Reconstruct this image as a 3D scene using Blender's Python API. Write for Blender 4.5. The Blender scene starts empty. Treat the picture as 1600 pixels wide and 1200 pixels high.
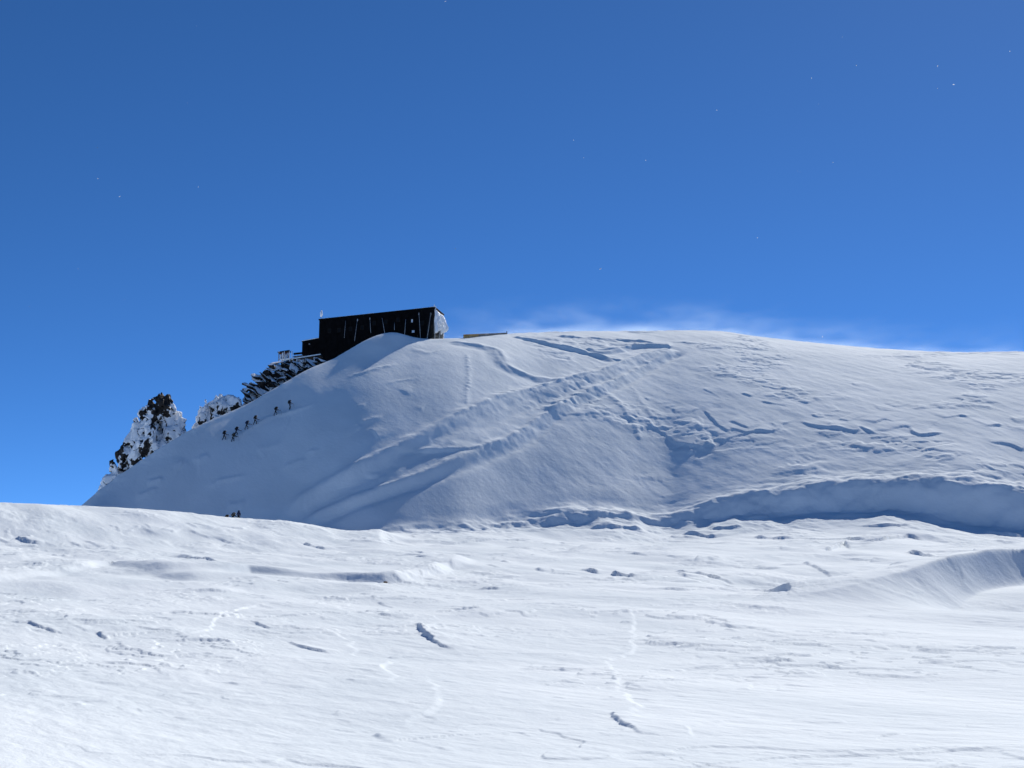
import bpy, bmesh, math, random
import numpy as np
from mathutils import Vector, Matrix, noise as mnoise

scene = bpy.context.scene
COL = scene.collection
RAD = math.radians

# ------------------------------------------------------------------ camera, sky, sun, exposure
F_PX = 2000.0                       # focal length in pixels of the 1600 px wide photograph
PITCH = math.atan(0.2)
cam_data = bpy.data.cameras.new('camera')
cam_data.sensor_width = 36.0
cam_data.lens = 36.0 * F_PX / 1600.0
cam_data.clip_start = 0.1
cam_data.clip_end = 20000.0
cam = bpy.data.objects.new('camera', cam_data)
COL.objects.link(cam)
cam.location = (0, 0, 0)            # the eye is the origin, the snow lies 1.65 m below it
cam.rotation_euler = (math.pi / 2 + PITCH, 0, 0)
scene.camera = cam

SUN_EL = RAD(35.6)
SUN_AZ = RAD(27.0)                  # to the right of the view axis, beyond the hill
SUN_DIR = Vector((math.sin(SUN_AZ) * math.cos(SUN_EL), math.cos(SUN_AZ) * math.cos(SUN_EL), math.sin(SUN_EL)))

world = bpy.data.worlds.new('World')
scene.world = world
world.use_nodes = True
wn = world.node_tree
sky = wn.nodes.new('ShaderNodeTexSky')
sky.sky_type = 'NISHITA'
sky.sun_disc = False
sky.sun_elevation = SUN_EL
sky.sun_rotation = SUN_AZ
sky.altitude = 4500.0
sky.air_density = 0.58
sky.dust_density = 0.5
sky.ozone_density = 6.0
hsv = wn.nodes.new('ShaderNodeHueSaturation')
hsv.inputs['Saturation'].default_value = 1.13
wn.links.new(sky.outputs[0], hsv.inputs['Color'])
bg = wn.nodes['Background']
bg.inputs['Strength'].default_value = 0.15
wn.links.new(hsv.outputs[0], bg.inputs['Color'])

sun_data = bpy.data.lights.new('sun', 'SUN')
sun_data.energy = 5.0
sun_data.angle = RAD(0.53)
sun_data.color = (1.0, 0.975, 0.92)
sun = bpy.data.objects.new('sun', sun_data)
COL.objects.link(sun)
sun.rotation_euler = SUN_DIR.to_track_quat('Z', 'Y').to_euler()

scene.view_settings.view_transform = 'Standard'
scene.view_settings.look = 'None'
scene.view_settings.gamma = 1.0
scene.view_settings.exposure = 0.07
scene.view_settings.use_curve_mapping = False
scene.cycles.use_denoising = True
scene.cycles.max_bounces = 6
scene.cycles.diffuse_bounces = 4
scene.cycles.volume_bounces = 1

# ------------------------------------------------------------------ small helpers
def tag(o, label=None, cat=None, group=None, kind=None):
    if label: o['label'] = label
    if cat: o['category'] = cat
    if group: o['group'] = group
    if kind: o['kind'] = kind
    return o

def link(name, mesh, mat=None, parent=None):
    o = bpy.data.objects.new(name, mesh)
    COL.objects.link(o)
    if mat is not None:
        mesh.materials.clear()
        mesh.materials.append(mat)
    if parent is not None:
        o.parent = parent
    return o

def empty(name, loc=(0, 0, 0), rz=0.0):
    o = bpy.data.objects.new(name, None)
    COL.objects.link(o)
    o.location = loc
    o.rotation_euler = (0, 0, rz)
    o.empty_display_size = 0.3
    return o

def bm_obj(name, bm, mat, parent=None, smooth=False):
    bmesh.ops.recalc_face_normals(bm, faces=bm.faces)
    me = bpy.data.meshes.new(name)
    bm.to_mesh(me)
    bm.free()
    if smooth:
        me.polygons.foreach_set('use_smooth', [True] * len(me.polygons))
    return link(name, me, mat, parent)

def add_box(bm, c, s, rot=None):
    ret = bmesh.ops.create_cube(bm, size=1.0)
    M = Matrix.Translation(c) @ (rot.to_4x4() if rot is not None else Matrix.Identity(4)) @ Matrix.Diagonal((s[0], s[1], s[2], 1))
    bmesh.ops.transform(bm, matrix=M, verts=ret['verts'])
    return ret['verts']

def box_obj(name, c, s, mat, parent=None, rot=None, bevel=0.0):
    bm = bmesh.new()
    add_box(bm, Vector(c), s, rot)
    if bevel:
        bmesh.ops.bevel(bm, geom=bm.edges[:], offset=bevel, segments=1, affect='EDGES')
    return bm_obj(name, bm, mat, parent)

def add_tube(bm, a, b, r0, r1=None, seg=7):
    a = Vector(a); b = Vector(b)
    r1 = r0 if r1 is None else r1
    d = b - a
    q = d.to_track_quat('Z', 'Y')
    M = Matrix.Translation((a + b) / 2) @ q.to_matrix().to_4x4()
    bmesh.ops.create_cone(bm, cap_ends=True, segments=seg, radius1=r0, radius2=r1, depth=d.length, matrix=M)

def tube_obj(name, a, b, r0, mat, parent=None, r1=None, seg=7):
    bm = bmesh.new()
    add_tube(bm, a, b, r0, r1, seg)
    return bm_obj(name, bm, mat, parent, True)

# ------------------------------------------------------------------ vectorised gradient noise
_rng = np.random.RandomState(7)
_P = _rng.permutation(1024).astype(np.int32)
_G = np.stack([np.cos(np.arange(1024) * 2.399963), np.sin(np.arange(1024) * 2.399963)], 1)
_GX = _G[:, 0].astype(np.float32).copy(); _GY = _G[:, 1].astype(np.float32).copy()
def pnoise(x, y, seed=0):
    x = np.asarray(x, np.float32); y = np.asarray(y, np.float32)
    xl = np.floor(x); yl = np.floor(y)
    xi = xl.astype(np.int32); yi = yl.astype(np.int32)
    xf = x - xl; yf = y - yl
    u = xf * xf * xf * (xf * (xf * 6 - 15) + 10)
    v = yf * yf * yf * (yf * (yf * 6 - 15) + 10)
    def g(ix, iy, fx, fy):
        h = _P[(_P[(ix + seed * 37) & 1023] + iy + seed * 11) & 1023]
        return _GX[h] * fx + _GY[h] * fy
    a = g(xi, yi, xf, yf); b = g(xi + 1, yi, xf - 1, yf)
    c = g(xi, yi + 1, xf, yf - 1); d = g(xi + 1, yi + 1, xf - 1, yf - 1)
    return (a + (b - a) * u) * (1 - v) + (c + (d - c) * u) * v
def fbm(x, y, o=4, seed=0, gain=0.5):
    s = 0; a = 1.0
    for i in range(o):
        s = s + a * pnoise(x * 2 ** i, y * 2 ** i, seed + i)
        a *= gain
    return s
def sstep(x, a, b):
    t = np.clip((x - a) / (b - a), 0, 1)
    return t * t * (3 - 2 * t)

# ------------------------------------------------------------------ photograph pixel -> view direction
def ray(u, v):
    x = (u - 800.0) / F_PX; y = (600.0 - v) / F_PX
    cp, sp = math.cos(PITCH), math.sin(PITCH)
    dx, dy, dz = x, cp - y * sp, sp + y * cp
    return math.atan2(dx, dy), dz / math.hypot(dx, dy)

def pchip_slopes(x, y):
    h = np.diff(x); d = np.diff(y) / h
    m = np.zeros_like(y)
    w1 = 2 * h[1:] + h[:-1]; w2 = h[1:] + 2 * h[:-1]
    ok = d[:-1] * d[1:] > 0
    with np.errstate(divide='ignore', invalid='ignore'):
        m[1:-1] = np.where(ok, (w1 + w2) / (w1 / d[:-1] + w2 / d[1:]), 0.0)
    m[0] = d[0]; m[-1] = d[-1]
    return m
def pchip(x, y, q):
    x = np.asarray(x, float); y = np.asarray(y, float)
    m = pchip_slopes(x, y)
    q = np.clip(q, x[0], x[-1])
    i = np.clip(np.searchsorted(x, q) - 1, 0, len(x) - 2)
    h = x[i + 1] - x[i]; t = (q - x[i]) / h
    return ((1 + 2 * t) * (1 - t) ** 2 * y[i] + t * (1 - t) ** 2 * h * m[i]
            + t * t * (3 - 2 * t) * y[i + 1] + t * t * (t - 1) * h * m[i + 1])

# ------------------------------------------------------------------ terrain: one height field over azimuth and distance
TH_IN = RAD(24.0)
TH_OUT = RAD(48.0)
th_cols = np.concatenate([np.linspace(-math.pi, -TH_OUT, 24)[:-1], np.linspace(-TH_OUT, -TH_IN, 110)[:-1],
                          np.linspace(-TH_IN, TH_IN, 900),
                          np.linspace(TH_IN, TH_OUT, 110)[1:], np.linspace(TH_OUT, math.pi, 24)[1:]])
r_rows = np.concatenate([np.linspace(0.3, 14, 12)[:-1],
                         np.geomspace(14, 112, 570)[:-1],
                         np.linspace(112, 184, 170)[:-1],
                         np.linspace(184, 328, 480)[:-1],
                         np.geomspace(328, 6000, 44)])
NC, NR = len(th_cols), len(r_rows)

def curve_t(pts):
    """image polyline -> tan(elevation) for every azimuth column"""
    a = np.array([ray(u, v) for u, v in pts])
    return pchip(a[:, 0], a[:, 1], th_cols)
def curve_u(pts):
    """value given over image column u -> value for every azimuth column (at mid height)"""
    th = np.array([ray(u, 750)[0] for u, _ in pts]); val = np.array([p[1] for p in pts], float)
    return pchip(th, val, th_cols)
def flat_t(v):
    return curve_t([(u, v) for u in (-300, 0, 400, 800, 1200, 1600, 1900)])

# crest of the foreground field / foot of the hill
foot_t = curve_t([(-300, 782), (0, 785), (125, 790), (250, 797), (370, 809), (450, 814), (500, 822), (560, 832), (600, 834),
                  (700, 831), (800, 823), (900, 816), (950, 814), (1000, 819), (1040, 822), (1080, 815), (1150, 806),
                  (1250, 803), (1380, 800), (1430, 803), (1480, 812), (1530, 820), (1600, 828), (1900, 850)])
foot_r = curve_u([(-300, 180), (0, 184), (370, 190), (470, 188), (560, 183), (700, 184), (800, 188), (1100, 193), (1400, 195), (1600, 193), (1900, 190)])
# top of the shaded bank (a wind-cut lip) along the hill foot
lip_t = curve_t([(-300, 781.5), (0, 784.5), (125, 789), (250, 795), (370, 806), (450, 810), (500, 817), (560, 831.5), (600, 833), (660, 831), (740, 826),
                 (830, 812), (900, 801), (960, 802), (1000, 808), (1040, 811), (1080, 798), (1110, 788), (1190, 766), (1300, 751),
                 (1440, 742), (1500, 742), (1560, 756), (1600, 768), (1900, 800)])
lip_dr = curve_u([(-300, 3), (500, 2), (740, 1.0), (900, 1.7), (1040, 1.3), (1100, 2.2), (1200, 3.7), (1300, 4.9), (1440, 5.6), (1600, 6.5), (1900, 6.5)])
# skyline of the hill
sky_pts = [(-300, 1010), (-100, 930), (60, 832), (125, 790), (165, 758), (200, 733), (250, 700), (300, 670), (345, 650), (380, 634), (430, 606), (470, 583), (500, 566),
           (520, 557), (545, 549), (580, 542), (615, 537), (640, 534), (660, 531), (690, 529), (725, 528), (760, 525), (800, 521), (900, 517.5), (1000, 517),
           (1060, 516), (1120, 517), (1180, 525), (1250, 533), (1300, 538), (1400, 546), (1500, 550), (1600, 549), (1750, 552), (1900, 560)]
top_t = curve_t(sky_pts)
top_r = curve_u([(-300, 212), (-100, 216), (125, 218), (220, 222), (300, 226.5), (380, 232.5), (430, 237), (520, 247.5), (615, 255), (700, 260), (770, 269), (850, 285), (1050, 304), (1300, 314), (1600, 320), (1900, 318)])
left_w = curve_u([(-300, 1), (100, 1), (430, 1), (490, 0.5), (560, 0.28), (640, 0.2), (760, 0.0), (1900, 0.0)])   # how abruptly the ground falls behind the skyline
dip = curve_u([(-300, 6), (125, 4.5), (400, 2.5), (500, 1.2), (580, 0.3), (640, 0.0), (1900, 0.0)])
hill_w = 1 - sstep(np.abs(th_cols), RAD(38), RAD(75))      # away to the sides the hill sinks into the snowfield

t1200, t1080, t985, t905, t865 = flat_t(1200), flat_t(1085), flat_t(985), flat_t(905), flat_t(862)
r1200 = np.full(NC, 17.4); r1080 = np.full(NC, 32.0)
r985 = curve_u([(-300, 58), (0, 58), (600, 58), (1200, 57), (1900, 57)])
r905 = curve_u([(-300, 101), (0, 101), (600, 103), (1200, 101), (1900, 99)])
r865 = curve_u([(-300, 141), (0, 140), (600, 146), (1200, 143), (1900, 140)])

def build_profile(top_corr):
    H = np.zeros((NC, NR))
    for c in range(NC):
        rf = foot_r[c]; zf = foot_t[c] * rf
        rt = top_r[c]; zt = (top_t[c] + top_corr[c]) * rt
        rl = rf + lip_dr[c] + 16 * min(1, dip[c] / 4.0); zl = lip_t[c] * rl - dip[c] * 0.5
        zt = zl + (zt - zl) * hill_w[c] - 12 * (1 - hill_w[c])
        lw = left_w[c]
        k_r = [0, 7, r1200[c], r1080[c], r985[c], r905[c], r865[c], rf]
        k_z = [-1.65, -1.65, t1200[c] * r1200[c], t1080[c] * r1080[c], t985[c] * r985[c], t905[c] * r905[c], t865[c] * r865[c], zf]
        bl = float(np.clip(dip[c] / 0.5, 0, 1))
        k_r.append(rf + 0.55 * (rl - rf)); k_z.append((zf + 0.66 * (zl - zf)) * (1 - bl) + (zf - dip[c]) * bl)
        D = rt - rl; Z = zt - zl
        # convex face: soft terrace above the lip, steepest in the lower third, rolling off to the summit
        cvx = [(0, 0), (0.03, 0.024), (0.08, 0.084), (0.30, 0.355), (0.55, 0.632), (0.78, 0.85), (0.92, 0.955), (1, 1)]
        stf = [(0, 0), (0.03, .022), (0.08, 0.07), (0.30, 0.30), (0.55, 0.56), (0.78, 0.79), (0.92, 0.93), (1, 1)]
        for (a, b), (_, b2) in zip(cvx, stf):
            k_r.append(rl + a * D); k_z.append(zl + (b * (1 - lw) + b2 * lw) * Z)
        k_r += [rt + 8 - 3 * lw, rt + 30 - 14 * lw, rt + 90 - 40 * lw, 900, 6100]
        k_z += [zt + 0.5 * (1 - lw) - 4 * lw, zt - 1.0 - 21 * lw, zt - 22 - 60 * lw, -160, -900]
        H[c] = pchip(k_r, k_z, r_rows)
    return H

corr = np.zeros(NC)
vis = (r_rows > 204)
for it in range(3):
    H = build_profile(corr)
    got = (H[:, vis] / r_rows[vis]).max(1)
    corr += np.where((hill_w > 0.99) & (top_t > foot_t - 0.02), top_t - got, 0)
H = build_profile(corr)
# mellow the seams between neighbouring columns inside the view
k = np.array([1, 4, 6, 4, 1.0]); k /= k.sum()
Hs = H.copy()
for i in range(2, NC - 2):
    Hs[i] = sum(k[j] * H[i + j - 2] for j in range(5))
H = Hs

TH, RR = np.meshgrid(th_cols, r_rows, indexing='ij')
X = RR * np.sin(TH); Y = RR * np.cos(TH)
base = H.copy()

def h_at(x, y, grid=None):
    g = H if grid is None else grid
    th = math.atan2(x, y); r = math.hypot(x, y)
    i = min(max(int(np.searchsorted(th_cols, th)) - 1, 0), NC - 2); j = min(max(int(np.searchsorted(r_rows, r)) - 1, 0), NR - 2)
    a = (th - th_cols[i]) / (th_cols[i + 1] - th_cols[i]); b = (r - r_rows[j]) / (r_rows[j + 1] - r_rows[j])
    return float((g[i, j] * (1 - a) + g[i + 1, j] * a) * (1 - b) + (g[i, j + 1] * (1 - a) + g[i + 1, j + 1] * a) * b)

def ground(u, v, rmin=10.0, rmax=328.0):
    """where the line of sight through a pixel of the photograph meets the snow"""
    th, t = ray(u, v)
    i = min(max(int(np.searchsorted(th_cols, th)) - 1, 0), NC - 2)
    a = (th - th_cols[i]) / (th_cols[i + 1] - th_cols[i])
    col = (base[i] * (1 - a) + base[i + 1] * a) / r_rows - t
    ok = (col >= 0) & (r_rows >= rmin) & (r_rows <= rmax)
    j = int(np.argmax(ok)) if ok.any() else int(np.argmax(np.where((r_rows >= rmin) & (r_rows <= rmax), col, -9)))
    r = r_rows[j]
    if ok.any() and j > 0 and col[j - 1] < 0:
        r = r_rows[j - 1] + (r_rows[j] - r_rows[j - 1]) * (-col[j - 1]) / (col[j] - col[j - 1])
    return (r * math.sin(th), r * math.cos(th))

def at(u, v, r):
    """the point at horizontal distance r seen through a pixel"""
    th, t = ray(u, v)
    return Vector((r * math.sin(th), r * math.cos(th), t * r))

D = np.zeros_like(H)        # relief added on the base form

def near_window(P, pad):
    x0, x1 = P[:, 0].min() - pad, P[:, 0].max() + pad
    y0, y1 = P[:, 1].min() - pad, P[:, 1].max() + pad
    y0 = max(y0, 1.0)
    ths = [math.atan2(x, y) for x in (x0, x1) for y in (y0, y1)]
    rmin = math.hypot(max(x0, 0, -x1), y0); rmax = max(math.hypot(x0, y1), math.hypot(x1, y1))
    i0, i1 = np.searchsorted(th_cols, min(ths)), np.searchsorted(th_cols, max(ths))
    j0, j1 = np.searchsorted(r_rows, rmin), np.searchsorted(r_rows, rmax)
    return slice(max(i0 - 1, 0), i1 + 1), slice(max(j0 - 1, 0), j1 + 1)

def poly_dist(P, x, y):
    """signed distance to a polyline (+ left of its direction) and position 0..1 along it"""
    best = np.full(x.shape, 1e9); sd = np.zeros_like(x); pos = np.zeros_like(x)
    L = np.r_[0, np.cumsum(np.hypot(*np.diff(P, axis=0).T))]
    for k_ in range(len(P) - 1):
        a, b = P[k_], P[k_ + 1]
        d = b - a; l = math.hypot(*d) + 1e-9; d = d / l
        qx, qy = x - a[0], y - a[1]
        s = np.clip(qx * d[0] + qy * d[1], 0, l)
        dd = np.hypot(qx - s * d[0], qy - s * d[1])
        cr = d[0] * qy - d[1] * qx
        m = dd < best
        best = np.where(m, dd, best)
        sd = np.where(m, np.where(cr >= 0, dd, -dd), sd)
        pos = np.where(m, (L[k_] + s) / L[-1], pos)
    return sd, pos

def orient(P, side):
    d = P[-1] - P[0]; m = P.mean(0); rad = m / math.hypot(*m); rgt = np.array([rad[1], -rad[0]])
    want = {'F': rad, 'N': -rad, 'L': -rgt, 'R': rgt}[side]
    left = np.array([-d[1], d[0]])
    return P if left @ want >= 0 else P[::-1]

def smooth_line(P, n=4):
    out = []
    for i in range(len(P) - 1):
        p0 = P[max(i - 1, 0)]; p1 = P[i]; p2 = P[i + 1]; p3 = P[min(i + 2, len(P) - 1)]
        for k_ in range(n):
            t = k_ / n
            out.append(0.5 * ((2 * p1) + (p2 - p0) * t + (2 * p0 - 5 * p1 + 4 * p2 - p3) * t * t + (3 * p1 - p0 - 3 * p2 + p3) * t ** 3))
    out.append(P[-1])
    return np.array(out)

STEP_GAIN = 0.5
def step_world(P, h, L, gain=None, w=0.06, rough=0.12, foot=0.06, seed=0, taper=0.2):
    """a broken edge of wind slab: the side left of the line stands h higher and fades out over L metres"""
    si, sj = near_window(P, max(L * 2.2, 1.0))
    x, y = X[si, sj], Y[si, sj]
    if x.size == 0: return
    d, s = poly_dist(P, x, y)
    d = d + rough * 1.3 * (fbm(x / max(rough * 11, .6), y / max(rough * 11, .6), 3, seed, .5))
    tp = sstep(s, 0, taper) * (1 - sstep(s, 1 - taper, 1)) if taper > 0 else np.ones_like(s)
    # beyond the ends of the line nothing is raised
    A, B = P[0], P[-1]
    tp = tp * np.clip(.85 + .9 * fbm(x / (2.2 + 7 * rough), y / (2.2 + 7 * rough), 2, seed + 17), .3, 1.2)
    f = sstep(d, -w, w) * np.exp(-np.clip(d, 0, None) / L)
    scoop = -foot * np.exp(-(np.clip(-d, 0, None) / (h * 3.0)) ** 2) * (1 - sstep(d, -w, w))
    D[si, sj] += (STEP_GAIN if gain is None else gain) * h * tp * (f + scoop)

def step_line(pts, h, L, side='F', rmin=10, rmax=328, **kw):
    P = np.array([ground(u, v, rmin, rmax) for u, v in pts])
    P = smooth_line(P, 3) if len(P) > 2 else P
    kw.setdefault('gain', .5 if np.hypot(*P.mean(0)) < 85 else .8)
    step_world(orient(P, side), h, L, **kw)

def ridge_line(pts, h, w, rmin=10, rmax=328, wobble=0.3, trench=0.0, offs=0.0, seed=0, taper=0.08, lumps=0.0):
    P = smooth_line(np.array([ground(u, v, rmin, rmax) for u, v in pts]), 4)
    P = orient(P, 'F')
    si, sj = near_window(P, w * 6 + 2)
    x, y = X[si, sj], Y[si, sj]
    d, s = poly_dist(P, x, y)
    d = d + wobble * fbm(x / 3.0, y / 3.0, 3, seed)
    tp = sstep(s, 0, taper) * (1 - sstep(s, 1 - taper, 1))
    m = 1 + lumps * fbm(x / 0.8, y / 0.8, 2, seed + 5)
    D[si, sj] += 0.62 * tp * m * (h * np.exp(-(d / w) ** 2) - trench * np.exp(-((d - offs) / w) ** 2))

# --- broad undulation and wind-streaked relief
W = np.array([0.50, -0.866]); WP = np.array([0.866, 0.50])      # wind blows towards the viewer and to the right
al = X * W[0] + Y * W[1]; ac = X * WP[0] + Y * WP[1]
fg = 1 - sstep(RR, foot_r[:, None] - 6, foot_r[:, None] + 3)
hill = sstep(RR, foot_r[:, None] + 2, foot_r[:, None] + 14) * (1 - sstep(RR, top_r[:, None] + 10, top_r[:, None] + 60))
scl = np.clip(RR / 60.0, 0.25, 1.6)
D += fg * 0.32 * scl * fbm(al / 26, ac / 11, 3, 1)
D += fg * 0.026 * np.clip(RR / 50, .4, 1.2) * (1 - 2.2 * np.abs(fbm(al / 6.0 + .4 * fbm(X / 3, Y / 3, 2, 24), ac / 1.7, 3, 22))) * sstep(fbm(al / 15, ac / 8, 2, 26), -0.2, 0.4)
D += fg * 0.042 * fbm(al / 5.0, ac / 1.5, 3, 9) * sstep(fbm(al / 18, ac / 9, 2, 20), -0.35, 0.35)
D += fg * 0.012 * fbm(al / 1.1, ac / 0.35, 2, 14) * (1 - sstep(RR, 60, 110))
# delaminated wind crust: thin plates whose edges wander over the field
nz = fbm(al / 7.5 + 0.35 * fbm(X / 2.2, Y / 2.2, 3, 31), ac / 3.2 + 0.35 * fbm(X / 2.2, Y / 2.2, 3, 33), 4, 40)
msk = sstep(fbm(X / 17, Y / 17, 2, 51), -0.05, 0.35)
for t_, a_ in ((-0.22, .045), (0.08, .06), (0.33, .065)):
    e_ = 0.016 * np.clip(RR / 45, .5, 3)
    D += fg * msk * a_ * .72 * np.clip(RR / 40, .5, 1.3) * sstep(nz, t_ - e_, t_ + e_)
nz = fbm(al / 19 + .5 * fbm(X / 5, Y / 5, 3, 54), ac / 8.5 + .5 * fbm(X / 5, Y / 5, 3, 55), 4, 57)
for t_, a_ in ((-0.12, .07), (0.2, .08)):
    D += fg * a_ * .62 * np.clip(RR / 45, .5, 1.5) * sstep(fbm(X / 12, Y / 12, 2, 59), -.1, .3) * sstep(nz, t_ - .012, t_ + .012)
D += hill * 0.22 * fbm(X / 22 + 5, Y / 22, 3, 3)
D += hill * 0.075 * fbm(al / 7.5, ac / 2.4, 3, 61) * (0.45 + 0.55 * sstep(TH, RAD(-3), RAD(4)))
bank = np.exp(-((RR - (foot_r + 0.6 * lip_dr)[:, None]) / (3.0 + 0.7 * lip_dr[:, None])) ** 2) * sstep(TH, RAD(-9), RAD(0))
D += bank * (0.9 * fbm(X / 13 + 2.2, Y / 9, 3, 81) + 0.42 * fbm(X / 4.2, Y / 2.6, 3, 83) + .10 * fbm(X / 1.1, Y / .9, 2, 86))
rgt = sstep(TH, RAD(-3), RAD(4))
D += hill * 0.035 * fbm(X / 1.6, Y / 2.2, 3, 66) * (0.4 + 0.6 * rgt)
nz = fbm(X / 6.5 + .5 * fbm(X / 2.5, Y / 2.5, 2, 71), Y / 5.0, 3, 73)
msk = sstep(fbm(X / 20, Y / 20, 2, 77), 0.0, 0.4) * rgt
for t_ in (-0.1, 0.2):
    D += hill * msk * 0.14 * sstep(nz, t_ - .05, t_ + .05)
# --- left scarp across the field
step_line([(-60, 912), (0, 906), (60, 899), (110, 892), (170, 885), (205, 890), (250, 896), (300, 903), (345, 911)], .75, 14, gain=.5, seed=2, rough=1.4, w=0.95, foot=0, taper=0.12)
step_line([(340, 902), (390, 896), (430, 900), (470, 905), (520, 906), (570, 909), (620, 909), (660, 904), (700, 888), (735, 874), (765, 872)], 1.6, 13, gain=.5, seed=3, rough=2.4, w=1.05, foot=0, taper=0.1)
step_line([(255, 872), (300, 874), (330, 880), (347, 890)], 0.22, 3, seed=4)
step_line([(20, 838), (45, 846), (72, 849)], 0.35, 5, seed=5)
step_line([(470, 846), (490, 852), (512, 858)], 0.3, 5, seed=6)
step_line([(345, 818), (372, 821), (385, 822)], 0.22, 4, seed=7)
step_line([(250, 826), (275, 829)], 0.22, 4, seed=8)
# --- foreground plates and slab edges
step_line([(38, 976), (70, 988), (107, 994)], 0.20, 3.0, seed=10)
step_line([(108, 985), (135, 991)], 0.08, 2.0, seed=11)
step_line([(150, 991), (164, 1000), (180, 998)], 0.20, 2.5, seed=12)
step_line([(178, 994), (240, 996), (300, 996), (326, 986), (345, 966), (400, 948), (470, 944)], 0.13, 5.0, seed=13, rough=.25)
step_line([(390, 974), (405, 980), (424, 986)], 0.16, 2.0, seed=14)
step_line([(448, 1000), (468, 1010), (522, 1021)], 0.17, 2.4, seed=15)
step_line([(650, 977), (664, 994), (684, 1008), (708, 1016)], 0.34, 1.5, 'R', seed=16, rough=.12, w=.05, taper=.12)
step_line([(588, 940), (600, 944), (614, 949)], 0.2, 2, seed=17)
step_line([(583, 1145), (606, 1159), (628, 1160)], 0.10, 1.2, seed=18)
step_line([(632, 1156), (668, 1166), (704, 1178)], 0.05, 1.0, seed=19)
step_line([(952, 1120), (966, 1134), (985, 1146), (1010, 1156)], 0.115, 1.0, 'R', seed=20, rough=.05, w=.03, taper=.1)
step_line([(975, 957), (990, 968), (989, 1000), (986, 1016), (972, 1026), (951, 1030), (960, 1050), (964, 1068), (984, 1098), (992, 1122), (994, 1142)], 0.12, 3.4, 'L', seed=21, rough=.22, w=.10, taper=.06)
step_line([(972, 958), (1005, 959), (1040, 963)], 0.07, 1.5, 'N', seed=22)
step_line([(844, 1042), (860, 1048), (884, 1054)], 0.09, 1.4, seed=23)
step_line([(808, 1046), (826, 1051)], 0.08, 1.0, seed=24)
step_line([(1104, 972), (1125, 978), (1148, 983)], 0.14, 2, seed=25)
step_line([(1152, 979), (1210, 990), (1260, 1001), (1315, 1011)], 0.075, 2.2, seed=26, rough=.15)
step_line([(1414, 1031), (1470, 1040), (1540, 1050), (1610, 1062)], 0.055, 2, seed=27, rough=.15)
step_line([(660, 1065), (676, 1080), (680, 1100), (668, 1118), (640, 1135)], 0.11, 3.0, 'L', seed=28, rough=.4, w=.1)
step_line([(520, 985), (560, 1015), (600, 1050), (630, 1080)], 0.11, 4, 'L', seed=29, rough=.5, w=.12)
step_line([(975, 1073), (1000, 1083)], 0.06, .8, seed=30); step_line([(985, 1095), (1012, 1101)], 0.06, .8, seed=31)
step_line([(903, 891), (920, 894), (937, 897)], 0.34, 4, seed=32)
step_line([(952, 897), (972, 901), (995, 904)], 0.42, 4, seed=33)
step_line([(1048, 889), (1095, 897), (1150, 905)], 0.38, 5, seed=34)
step_line([(918, 823), (960, 826), (1012, 831)], 0.6, 7, seed=35, rmax=187)
step_line([(1062, 833), (1090, 835), (1122, 839)], 0.55, 6, seed=36, rmax=187)
step_line([(1105, 823), (1135, 822), (1162, 821)], 0.4, 6, seed=37, rmax=187)
step_line([(1173, 840), (1200, 842), (1232, 845)], 0.4, 6, seed=38)
step_line([(1268, 864), (1300, 858), (1318, 852), (1330, 857)], 0.5, 5, seed=39)
step_line([(1328, 851), (1375, 850), (1405, 842), (1420, 839), (1448, 845)], 0.7, 7, seed=40, rough=.5)
step_line([(1250, 879), (1280, 888), (1312, 897)], 0.24, 5, seed=41)
step_line([(1238, 916), (1280, 911), (1320, 906), (1362, 911)], 0.15, 5, seed=42, rough=.5)
step_line([(1410, 860), (1440, 864), (1465, 870)], 0.4, 4, seed=43)
step_line([(1340, 824), (1400, 826), (1430, 824)], 0.35, 5, seed=44)
step_line([(700, 850), (770, 846), (840, 848)], 0.3, 6, seed=45)
step_line([(1530, 818), (1570, 822), (1605, 825)], 0.5, 5, seed=46, rmax=189)
# --- drift ridge on the right with its hollow
P = smooth_line(np.array([ground(u, v) for u, v in [(1010, 941), (1120, 943), (1230, 946), (1320, 943), (1390, 936), (1450, 929), (1520, 920), (1600, 911), (1720, 906)]]), 5)
P = orient(P, 'F')
si, sj = near_window(P, 40)
d_, s_ = poly_dist(P, X[si, sj], Y[si, sj])
d_ = d_ + 0.5 * fbm(X[si, sj] / 9, Y[si, sj] / 9, 2, 90)
amp = sstep(s_, 0.05, 0.64)
D[si, sj] *= 1 - .75 * amp * np.exp(-((d_ + 2) / 5.0) ** 2)
D[si, sj] += amp * (2.3 * np.where(d_ > 0, np.exp(-(d_ / 8.0) ** 2), np.clip(1 + d_ / (9.0 - 7.1 * amp), 0, 1) ** 1.35) - 0.9 * np.exp(-((d_ - 15) / 8.0) ** 2))
Pm = np.array(ground(1600, 940)); q_ = ((X - Pm[0]) / 5.5) ** 2 + ((Y - Pm[1]) / 5.0) ** 2
D -= 0.7 * np.exp(-q_)
# --- drift banked against the front of the hut
uu = 800 + F_PX * np.tan(TH) * math.cos(PITCH)
D += 2.6 * np.exp(-np.abs((uu - 604) / np.where(uu < 604, 62.0, 40.0)) ** 2.2) * np.exp(-((RR - top_r[:, None] + 2.5) / 5.5) ** 2)
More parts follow.
